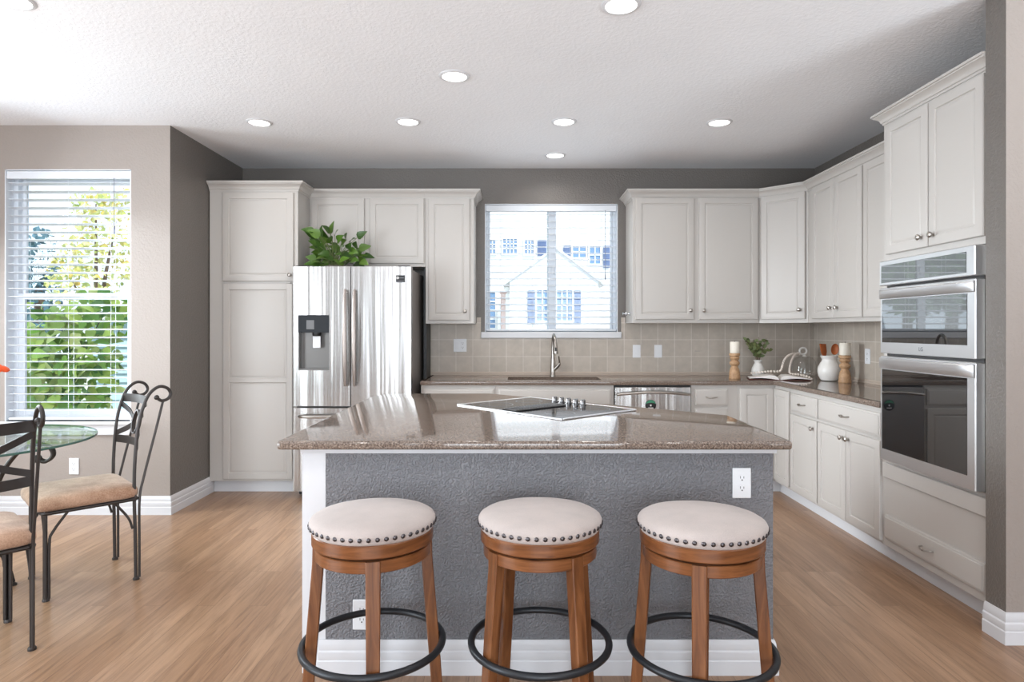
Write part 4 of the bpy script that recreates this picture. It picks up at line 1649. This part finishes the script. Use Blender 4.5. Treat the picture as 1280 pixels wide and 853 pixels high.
ch = chair('iron dining chair with tan seat standing in front of the nook window', (-2.25, 3.346, 0), R(-45))
dup(ch, (-2.243, 2.585, 0), R(-131.3), 'iron dining chair cut by the left edge, nearest the camera')

t = thing('dining_table', 'round glass dining table with scrolled iron base in the nook', 'table', (-2.76, 3.19, 0))
M = W[t.name]
mb = MB(M)
n = 72
rt = 0.58
top = [(rt * math.cos(2 * PI * k / n), rt * math.sin(2 * PI * k / n)) for k in range(n)]
mb.add([(x, y, 0.747) for x, y in top], [tuple(range(n))], 0)
mb.add([(x, y, 0.736) for x, y in top], [tuple(range(n))[::-1]], 0)
mb.rings([[(x, y, 0.736) for x, y in top], [(x * 1.003, y * 1.003, 0.7415) for x, y in top], [(x, y, 0.747) for x, y in top]], False, False, 1)
mb.build('glass_top', [M_TABLEGLASS, M_GLASSEDGE], t)
for k in range(4):
    T = Matrix.Rotation(R(20 + 90 * k), 4, 'Z')
    mb = MB(M)
    for s in (-0.016, 0.016):
        mb.tube(smooth_path([(0.22, s, 0.012), (0.20, s, 0.10), (0.15, s, 0.30), (0.15, s, 0.48), (0.19, s, 0.60), (0.26, s, 0.690), (0.33, s, 0.712), (0.385, s, 0.690), (0.395, s, 0.65),
                             (0.365, s, 0.622), (0.330, s, 0.635)], 5), 0.0085, 8, T=T)
    mb.sphere((0.328, 0, 0.638), 0.022, 10, 8, T=T)
    mb.lathe([(0.020, 0), (0.020, 0.008), (0.012, 0.014)], (0.22, 0, 0), 12, T=T)
    mb.cyl((0.33, 0, 0.720), (0.33, 0, 0.7355), 0.014, n=14, T=T)
    mb.build('leg', IR, t)
mb = MB(M)
for z in (0.16, 0.46):
    rr_ = 0.17 if z < 0.3 else 0.14
    mb.tube([(rr_ * math.cos(2 * PI * k / 32), rr_ * math.sin(2 * PI * k / 32), z) for k in range(32)], 0.008, 8, closed=True)
mb.build('base_hoop', IR, t)

t = thing('flower_vase', 'clear vase of orange flowers on the glass table at the left edge', 'vase', (-2.64, 3.10, 0.747))
M = W[t.name]
mb = MB(M)
mb.lathe([(0.04, 0.001), (0.05, 0.01), (0.055, 0.08), (0.04, 0.15), (0.045, 0.18)], n=24)
mb.build('vase_body', M_CERAMIC, t)
ends = [(0.150, 0.00, 0.365), (0.05, -0.08, 0.40), (-0.08, 0.04, 0.38), (0.02, 0.09, 0.34)]
mb = MB(M)
for e in ends:
    mb.tube(smooth_path([(0, 0, 0.02), (e[0] * 0.2, e[1] * 0.2, 0.2), e], 5), 0.003, 6)
mb.build('stems', M_STEM, t)
for e in ends:
    mb = MB(M)
    for k in range(6):
        a = 2 * PI * k / 6
        T = Matrix.Translation(e) @ Matrix.Rotation(a, 4, 'Z') @ Matrix.Rotation(R(35), 4, 'Y')
        mb.sphere((0.020, 0, 0.016), 0.022, 10, 6, T=T, sz=0.55)
    mb.sphere((e[0], e[1], e[2] + 0.012), 0.014, 10, 6)
    mb.build('blossom', M_ORANGE, t)


# ------------------------------------------------------------------ foliage helpers
def leaf(mb, p, direction, L, wd_, droop=0.25, fold=0.25, face=None, mi=0):
    d = Vector(direction).normalized()
    up = Vector(face) if face is not None else Vector((0, 0, 1))
    side = d.cross(up)
    if side.length < 0.05:
        side = d.cross(Vector((0.3, 0.8, 0.2)))
    side.normalize()
    nrm = side.cross(d).normalized()
    P = Vector(p)
    vs = []
    prof = [(0.0, 0.05), (0.06, 0.62), (0.25, 1.0), (0.5, 0.85), (0.78, 0.42), (1.0, 0.02)]
    for t_, w_ in prof:
        c = P + d * (L * t_) - nrm * (droop * L * t_ * t_)
        e = side * (wd_ * 0.5 * w_)
        f = nrm * (fold * wd_ * 0.5 * w_)
        vs += [tuple(c - e + f), tuple(c), tuple(c + e + f)]
    fs = []
    for k in range(len(prof) - 1):
        a = k * 3
        fs += [(a, a + 1, a + 4, a + 3), (a + 1, a + 2, a + 5, a + 4)]
    mb.add(vs, fs, mi)


# pothos on the refrigerator
t = thing('potted_plant', 'leafy green pothos plant standing on top of the refrigerator', 'plant', (-1.43, 5.17, 1.776))
M = W[t.name]
mb = MB(M)
mb.lathe([(0.085, 0.0), (0.095, 0.004), (0.10, 0.030), (0.104, 0.032), (0.10, 0.036), (0.093, 0.032), (0.09, 0.026), (0.001, 0.026)], n=28)
mb.build('pot', M_TERRACOTTA, t)
rnd = random.Random(11)
ml, ms = MB(), MB()
spec = []
for k in range(64):
    # leaf tip targets as (px, py) scatter around the photographed outline
    u = rnd.random()
    spec.append(u)
base = Vector((-1.43, 5.17, 1.812))
outline = [(383, 287), (392, 291), (401, 289), (408, 286), (414, 284), (420, 290), (398, 296), (388, 299), (381, 303), (404, 300), (412, 298), (424, 298), (432, 296), (440, 299), (452, 293),
           (444, 306), (436, 309), (427, 307), (418, 306), (409, 308), (400, 308), (391, 309), (384, 315), (382, 322), (378, 328), (388, 324), (396, 318), (405, 317), (414, 316), (423, 317),
           (432, 318), (441, 314), (450, 313), (456, 309), (460, 320), (452, 322), (443, 325), (434, 327), (425, 328), (416, 327), (407, 328), (398, 327), (390, 330), (455, 328), (380, 318), (428, 302),
           (446, 318), (438, 321), (394, 303), (402, 322), (411, 322), (419, 311), (387, 292), (405, 293), (430, 324), (448, 330), (422, 330), (404, 331), (395, 331), (385, 329)]
for (qx, qy) in outline:
    y = 5.05 + rnd.random() * 0.21
    x = (qx - 641) * y / 800
    z = 1.31 + (411 - qy) * y / 800
    p = Vector((x, y, z))
    out = p - base
    d = Vector((out.x * 1.2 + rnd.uniform(-.12, .12), -abs(rnd.uniform(0.05, 0.25)), out.z * 0.6 + rnd.uniform(-.10, .06)))
    L = rnd.uniform(0.074, 0.112)
    d.normalize()
    st = p - d * L * 0.5
    if st.x < -1.58:
        st.x = -1.58
    leaf(ml, st, d, L, L * rnd.uniform(0.62, 0.8), rnd.uniform(.1, .35), rnd.uniform(.1, .35), (rnd.uniform(-.5, .5), -1.0, rnd.uniform(0.1, 0.9)))
    mid = base.lerp(st, 0.55) + Vector((0, 0, 0.03))
    ms.tube(smooth_path([tuple(base + Vector((rnd.uniform(-.05, .05), rnd.uniform(-.05, .05), -0.02))), tuple(mid), tuple(st)], 4), 0.0022, 5)
ml.build('leaves', M_POTHOS, t, 180)
ms.build('stems', M_STEM, t)

# ------------------------------------------------------------------ things on the worktop
def candlestick(lab_h, lab_c, x, y, k=1.0):
    t = thing('candle_holder', lab_h, 'candlestick', (x, y, ZT + 0.0005), 0, 'turned wooden candlesticks')
    M = W[t.name]
    mb = MB(M)
    prof = [(0.044, 0), (0.046, 0.006), (0.044, 0.018), (0.042, 0.055), (0.036, 0.080), (0.027, 0.100), (0.0265, 0.106), (0.036, 0.114), (0.041, 0.127), (0.038, 0.140), (0.028, 0.148), (0.0275, 0.153),
            (0.035, 0.160), (0.040, 0.170), (0.036, 0.180), (0.033, 0.186), (0.043, 0.190), (0.044, 0.205), (0.042, 0.210), (0.001, 0.210)]
    mb.lathe([(r * k, z * k) for r, z in prof], n=32)
    mb.build('holder_body', M_HOLDERWOOD, t)
    c = thing('pillar_candle', lab_c, 'candle', (x, y, ZT + 0.0015 + 0.210 * k), 0, 'ivory pillar candles')
    Mc = W[c.name]
    mb = MB(Mc)
    mb.lathe([(0.036, 0), (0.0375, 0.003), (0.0375, 0.090), (0.035, 0.094), (0.018, 0.090), (0.001, 0.089)], n=28)
    mb.build('wax', M_WAX, c)
    mb = MB(Mc)
    mb.tube([(0, 0, 0.088), (0.001, 0, 0.096), (0.004, 0, 0.102)], 0.0016, 6)
    mb.build('wick', M_WICK, c)


candlestick('turned wooden candlestick left of the small white vase', 'ivory pillar candle on the wooden candlestick left of the vase', 1.840, 5.31)
candlestick('turned wooden candlestick in front of the white crock', 'ivory pillar candle in front of the utensil crock', 2.545, 4.905)

t = thing('eucalyptus_vase', 'small white ceramic vase with grey green eucalyptus sprigs', 'vase', (2.095, 5.47, ZT + 0.0005))
M = W[t.name]
mb = MB(M)
mb.lathe([(0.034, 0), (0.042, 0.006), (0.053, 0.045), (0.050, 0.075), (0.034, 0.108), (0.027, 0.122), (0.034, 0.140), (0.037, 0.146), (0.034, 0.147), (0.024, 0.124), (0.001, 0.100)], n=36)
mb.build('vase_body', M_CERAMIC, t)
ml, ms = MB(M), MB(M)
rnd = random.Random(5)
for k in range(11):
    a = rnd.uniform(0, 2 * PI)
    e = Vector((-0.085 + 0.022 * k * 0.85 + rnd.uniform(-.01, .01) - 0.01, rnd.uniform(-.06, .05), rnd.uniform(0.26, 0.355)))
    if k in (0, 10):
        e.z -= 0.03
    pts = smooth_path([(0, 0, 0.11), (e.x * 0.35, e.y * 0.4, 0.20), tuple(e)], 6)
    ms.tube(pts, 0.0018, 5)
    for i in range(5, len(pts), 1 if k < 6 else 2):
        for s in (-1, 1):
            a = rnd.uniform(0, 2 * PI)
            d = Vector((math.cos(a), math.sin(a) * 0.8 - 0.2, rnd.uniform(-0.2, 0.6)))
            leaf(ml, pts[i], d, rnd.uniform(0.028, 0.042), rnd.uniform(0.024, 0.034), 0.1, 0.15, (rnd.uniform(-.8, .8), -1.0, rnd.uniform(-.2, .9)))
ml.build('leaves', M_EUCALYPTUS, t, 180)
ms.build('stems', M_TWIG, t)

# open book
t = thing('open_book', 'open book with white pages lying in the worktop corner', 'book', (2.170, 5.235, ZT + 0.0005), R(-16))
M = W[t.name]
mb = MB(M)
mb.box(-0.235, -0.006, -0.115, 0.115, 0, 0.003, 0.001)
mb.box(0.006, 0.235, -0.115, 0.115, 0, 0.003, 0.001)
mb.box(-0.006, 0.006, -0.115, 0.115, 0, 0.002)
mb.build('cover', M_COVER, t)
for s in (-1, 1):
    mb = MB(M)
    prof = [(0.004, 0.004), (0.012, 0.020), (0.035, 0.036), (0.075, 0.038), (0.13, 0.029), (0.19, 0.019), (0.228, 0.013)]
    bot = [(0.228, 0.0095), (0.19, 0.013), (0.13, 0.016), (0.075, 0.012), (0.035, 0.006), (0.004, 0.0032)]
    pl = prof + bot
    mb.rings([[(s * x, y, z) for x, z in pl] for y in (-0.110, 0.110)])
    mb.build('page_block', M_PAGE, t)

# glass cloche
t = thing('glass_cloche', 'clear glass dome cloche with ring handle in the corner', 'cloche', (2.490, 5.47, ZT + 0.0005))
M = W[t.name]
mb = MB(M)
mb.lathe([(0.102, 0.0), (0.104, 0.004), (0.102, 0.05), (0.099, 0.10), (0.090, 0.14), (0.070, 0.165), (0.04, 0.176), (0.014, 0.178),
          (0.014, 0.175), (0.04, 0.173), (0.068, 0.162), (0.087, 0.138), (0.096, 0.10), (0.099, 0.05), (0.100, 0.002)], n=48, caps=False)
mb.build('dome', M_CLOCHE, t)
mb = MB(M)
mb.lathe([(0.022, 0.1755), (0.014, 0.182), (0.010, 0.19), (0.016, 0.198)], n=18)
mb.tube([(-0.010 + 0.030 * math.cos(2 * PI * k / 24), 0, 0.222 + 0.028 * math.sin(2 * PI * k / 24)) for k in range(24)], 0.008, 8, closed=True)
mb.build('handle', M_CERAMIC, t)

# bead garland
mb = MB()
wp = smooth_path([(1.99, 5.335, 0.940), (2.05, 5.31, 0.948), (2.12, 5.28, 0.958), (2.19, 5.25, 0.962), (2.215, 5.27, 0.99), (2.25, 5.31, 1.045), (2.31, 5.36, 1.085), (2.38, 5.41, 1.098),
                  (2.435, 5.44, 1.092), (2.42, 5.43, 1.102), (2.37, 5.39, 1.083), (2.32, 5.33, 1.04), (2.28, 5.27, 0.985), (2.265, 5.22, 0.945), (2.32, 5.19, 0.938), (2.375, 5.165, 0.925), (2.405, 5.155, 0.906)], 14)
acc = 0.0
last = None
cord_pts = []
for p in wp:
    if last is None or (p - last).length > 0.0185:
        mb.sphere(tuple(p), 0.0098, 8, 6)
        last = p
tag(mb.build('bead_garland', M_BEAD), 'string of white wooden beads draped from the cloche over the book', 'garland')

# crock with utensils
t = thing('utensil_crock', 'round white ceramic crock holding wooden utensils', 'crock', (2.512, 5.08, ZT + 0.0005))
M = W[t.name]
mb = MB(M)
mb.lathe([(0.050, 0), (0.062, 0.006), (0.080, 0.040), (0.0865, 0.075), (0.082, 0.110), (0.066, 0.142), (0.055, 0.158), (0.053, 0.170), (0.060, 0.186), (0.066, 0.197), (0.064, 0.200), (0.058, 0.196),
          (0.048, 0.172), (0.050, 0.158), (0.076, 0.110), (0.080, 0.075), (0.074, 0.040), (0.05, 0.012), (0.001, 0.010)], n=48)
mb.build('crock_body', M_CERAMIC, t)
for (nm_, lab, x, lean, rz_, kind) in (('wooden_spatula', 'flat wooden spatula leaning left in the crock', -0.013, -0.15, 0.2, 0), ('wooden_spoon', 'rounded wooden spoon beside the spatula in the crock', 0.018, 0.12, -0.3, 1)):
    T = Matrix.Translation((2.512 + x, 5.08, ZT + 0.03)) @ Matrix.Rotation(lean, 4, 'Y') @ Matrix.Rotation(rz_, 4, 'Z')
    u = thing(nm_, lab, 'utensil', (2.512 + x, 5.08, ZT + 0.03))
    mb = MB(T)
    mb.tube([(0, 0, 0), (0, 0, 0.17)], [0.006, 0.007], 10)
    mb.build('handle', M_SPOONWOOD, u)
    mb = MB(T)
    if kind == 0:
        pl = [(-0.010, 0.165), (0.010, 0.165), (0.024, 0.20), (0.027, 0.262), (-0.027, 0.272), (-0.024, 0.20)]
        mb.rings([[(x_, y_, z_) for x_, z_ in pl] for y_ in (-0.0035, 0.0035)])
    else:
        pl = [(0.029 * math.cos(2 * PI * k / 24), 0.222 + 0.045 * math.sin(2 * PI * k / 24)) for k in range(24)]
        L = [[(x_ * sc_, yy, 0.222 + (z_ - 0.222) * sc_) for x_, z_ in pl] for sc_, yy in ((0.3, 0.010), (0.75, 0.007), (1.0, 0.0), (0.92, -0.004), (0.6, 0.001), (0.2, 0.004))]
        mb.rings(L)
    mb.build('head', M_SPOONWOOD, u)

# ------------------------------------------------------------------ outdoors
mb = MB()
mb.box(-30, 30, 6.1, 60, -0.5, -0.4)
struct(mb, 'ground_outside', M_LAWN, 'sunlit ground outside the windows', 'ground')
mb = MB()
mb.box(-2.5, 6, 6.2, 11.3, -0.41, -0.38)
struct(mb, 'driveway_outside', M_DRIVE, 'pale driveway between the houses', 'driveway')


def hx_(px, Y):
    return (px - 641) * Y / 800


def hz_(py, Y):
    return 1.31 + (411 - py) * Y / 800


h = thing('neighbor_house', 'white two storey neighbour house seen through the sink window', 'house', (0.5, 14, -0.4))
Y0, Y1 = 12.0, 14.5
mb = MB()
mb.box(-3.0, 7.5, Y1, Y1 + 6, -0.4, 6.0)
# lap siding ledges
for k in range(30):
    z = -0.2 + k * 0.2
    mb.box(-3.02, 7.52, Y1 - 0.015, Y1, z, z + 0.02)
mb.build('main_wall', M_SIDING, h)
mb = MB()
gx0, gx1, gxa = hx_(629, Y0), hx_(757, Y0), hx_(695, Y0)
ze, za = hz_(355, Y0), hz_(309, Y0)
mb.rings([[(gx0 + 0.12, y, -0.4), (gx1 - 0.12, y, -0.4), (gx1 - 0.12, y, ze + 0.06), (gxa, y, za), (gx0 + 0.12, y, ze + 0.06)] for y in (Y0 + 0.10, Y1 - 0.02)])
mb.build('gable_wall', M_SIDING, h)
mb = MB()
for (xa, xb) in ((gx0, gxa), (gx1, gxa)):
    mb.rings([[(xa, y, ze - 0.03), (xb, y, za - 0.02), (xb, y, za + 0.03), (xa, y, ze + 0.02)] for y in (Y0 + 0.06, Y1 - 0.03)])
mb.box(-3.3, 7.8, Y1 - 0.35, Y1 + 0.02, 4.6, 4.75)
mb.rings([[(-3.3, Y1 - 0.4, 4.75), (7.8, Y1 - 0.4, 4.75), (7.8, Y1 + 3, 6.6), (-3.3, Y1 + 3, 6.6)], [(-3.3, Y1 - 0.4, 4.85), (7.8, Y1 - 0.4, 4.85), (7.8, Y1 + 3, 6.7), (-3.3, Y1 + 3, 6.7)]])
mb.build('roof', M_ROOF, h)


def house_window(x0, x1, y0, y1, Y, nx, nz):
    X0, X1, Z0, Z1 = hx_(x0, Y), hx_(x1, Y), hz_(y1, Y), hz_(y0, Y)
    mb = MB()
    w = 0.035
    frame_rect(mb, X0 - w, X1 + w, Z0 - w, Z1 + w, Y - 0.04, Y + 0.02, w)
    for i in range(1, nx):
        x = X0 + (X1 - X0) * i / nx
        mb.box(x - 0.012, x + 0.012, Y - 0.03, Y + 0.01, Z0, Z1)
    for i in range(1, nz):
        z = Z0 + (Z1 - Z0) * i / nz
        mb.box(X0, X1, Y - 0.03, Y + 0.01, z - 0.012, z + 0.012)
    f = mb.build('window', M_SIDING, h)
    mb = MB()
    mb.box(X0, X1, Y - 0.012, Y + 0.005, Z0, Z1)
    mb.build('pane', M_HOUSEGLASS, f)


house_window(612, 619, 300, 317, Y1 - 0.02, 2, 3)
house_window(629, 646, 299, 317, Y1 - 0.02, 4, 3)
house_window(656, 667, 300, 318, Y1 - 0.02, 3, 3)
house_window(716, 732, 308, 322, Y1 - 0.02, 2, 2)
house_window(737, 750, 308, 330, Y1 - 0.02, 2, 2)
house_window(671, 692, 363, 401, Y0 + 0.09, 3, 4)
house_window(696, 715, 363, 401, Y0 + 0.09, 3, 4)
house_window(612, 619, 366, 410, Y1 - 0.02, 1, 4)
for (a, c, p, q, Y) in ((659.5, 669, 363, 405, Y0 + 0.1), (716.5, 726, 363, 405, Y0 + 0.1), (704, 713, 308, 320, Y1), (754, 762, 308, 335, Y1), (672, 683, 300, 320, Y1)):  # last entry is a wall shadow, built as a slab in shutter blue
    mb = MB()
    mb.box(hx_(a, Y), hx_(c, Y), Y - 0.05, Y - 0.005, hz_(q, Y), hz_(p, Y), 0.01)
    for k in range(10):
        z = hz_(q, Y) + (hz_(p, Y) - hz_(q, Y)) * (k + 0.5) / 10
        mb.box(hx_(a, Y) + 0.02, hx_(c, Y) - 0.02, Y - 0.06, Y - 0.05, z - 0.012, z + 0.006)
    mb.build('shutter_and_wall_shade', M_SHUTTER_SHADE, h)
mb = MB()
mb.box(hx_(626, 13), hx_(632, 13), 12.9, 13.0, -0.4, hz_(365, 13), 0.01)
mb.box(hx_(624.5, 13), hx_(633.5, 13), 12.88, 13.02, hz_(368, 13), hz_(365, 13), 0.01)
mb.build('porch_column', M_PINK, h)


def tree(name, label, x, y, trunk_h, crowns, n, L, mat, seed, group=None, tr=0.09):
    t = thing(name, label, 'tree' if 'tree' in name else 'bush', (x, y, -0.4), 0, group)
    mb = MB()
    mb.tube(smooth_path([(x, y, -0.4), (x + 0.04, y, trunk_h * 0.5), (x, y, trunk_h)], 4), [tr] * 8 + [tr * 0.5], 8)
    rnd = random.Random(seed + 99)
    for (c, r) in crowns:
        mb.tube([(x, y, trunk_h * 0.7), ((x + c[0]) / 2, (y + c[1]) / 2, (trunk_h * 0.7 + c[2]) / 2 + 0.1), c], [tr * 0.5, tr * 0.3, tr * 0.1], 6)
    mb.build('trunk', M_BARK, t)
    mb = None
    tot = sum(r[0] * r[2] for c, r in crowns)
    rnd = random.Random(seed)
    mb = MB()
    for (c, r) in crowns:
        for k in range(int(n * r[0] * r[2] / tot)):
            while True:
                p = Vector((rnd.uniform(-1, 1), rnd.uniform(-1, 1), rnd.uniform(-1, 1)))
                if 0.3 < p.length < 1:
                    break
            q = Vector((c[0] + p.x * r[0], c[1] + p.y * r[1], c[2] + p.z * r[2]))
            d = Vector((rnd.uniform(-1, 1), rnd.uniform(-1, .4), rnd.uniform(-1, .3)))
            l_ = L * rnd.uniform(0.6, 1.3)
            leaf(mb, q, d, l_, l_ * 0.6, 0.3, 0.2, (rnd.uniform(-1, 1), rnd.uniform(-1.4, -.2), rnd.uniform(-.3, 1)))
    mb.build('foliage', mat, t, 180)
    return t


tree('leafy_bush', 'bright green large leaved bush right outside the nook window', hx_(70, 6.3), 6.3, 0.7,
     [((hx_(60, 6.2), 6.2, 0.75), (0.36, 0.3, 0.5)), ((hx_(95, 6.4), 6.4, 1.0), (0.42, 0.3, 0.55)), ((hx_(45, 6.5), 6.5, 1.25), (0.35, 0.3, 0.40)), ((hx_(130, 6.7), 6.7, 1.45), (0.42, 0.3, 0.28)), ((hx_(90, 6.1), 6.1, 0.35), (0.6, 0.3, 0.4))],
     900, 0.15, M_BUSH, 3, tr=0.03)
tree('ornamental_tree', 'yellow green tree beyond the bush outside the nook window', hx_(120, 9.5), 9.5, 1.7,
     [((hx_(120, 9.5), 9.5, 2.35), (0.62, 0.5, 0.62)), ((hx_(145, 9.5), 9.5, 2.9), (0.42, 0.5, 0.55)), ((hx_(90, 9.3), 9.3, 2.0), (0.35, 0.4, 0.4)), ((hx_(120, 9.7), 9.7, 3.2), (0.5, 0.4, 0.25))],
     950, 0.085, M_YELLOWTREE, 4)
tree('conifer_tree', 'blue green conifer seen at the far left of the nook window', hx_(48, 13), 13, 2.2,
     [((hx_(48, 13), 13, 1.9), (0.45, 0.45, 0.8)), ((hx_(50, 13), 13, 2.8), (0.3, 0.3, 0.6)), ((hx_(58, 13), 13, 1.3), (0.6, 0.4, 0.4))], 700, 0.14, M_CONIFER, 6)
for i, (x, y, s, lab) in enumerate(((-6.6, 15.5, 1.0, 'dark green street tree nearest the neighbour house'), (-8.0, 19.5, 1.2, 'dark green street tree in the middle of the row'), (-9.4, 24.0, 1.3, 'dark green street tree at the far end of the row'))):
    tree('street_tree', lab, x, y, 2.2 * s, [((x, y, 3.0 * s), (1.3 * s, 1.2 * s, 1.3 * s)), ((x + 0.8, y, 2.4 * s), (0.9 * s, 0.9 * s, 0.8 * s)), ((x - 0.9, y, 2.5 * s), (0.9 * s, .9 * s, .8 * s))], 900, 0.26, M_TREE, 20 + i, 'street trees', 0.14)

# pale lap sided garden shed at the lower right of the nook window
t = thing('garden_shed', 'pale teal lap sided shed behind the green bush', 'shed', (-4.6, 8.2, -0.4))
mb = MB()
sx0 = hx_(114, 8.0)
mb.box(sx0, sx0 + 1.6, 8.02, 9.2, -0.4, 1.42)
for k in range(16):
    z = -0.35 + k * 0.11
    mb.rings([[(sx0 - 0.01, 8.02, z), (sx0 - 0.01, 7.985, z), (sx0 - 0.01, 8.015, z + 0.105)], [(sx0 + 1.61, 8.02, z), (sx0 + 1.61, 7.985, z), (sx0 + 1.61, 8.015, z + 0.105)]])
mb.build('siding_wall', M_SHEDWALL, t)
mb = MB()
mb.rings([[(sx0 - 0.15, 7.85, 1.40), (sx0 - 0.15, 9.35, 1.40), (sx0 - 0.15, 8.6, 1.75)], [(sx0 + 1.75, 7.85, 1.40), (sx0 + 1.75, 9.35, 1.40), (sx0 + 1.75, 8.6, 1.75)]])
mb.build('roof', M_ROOF, t)
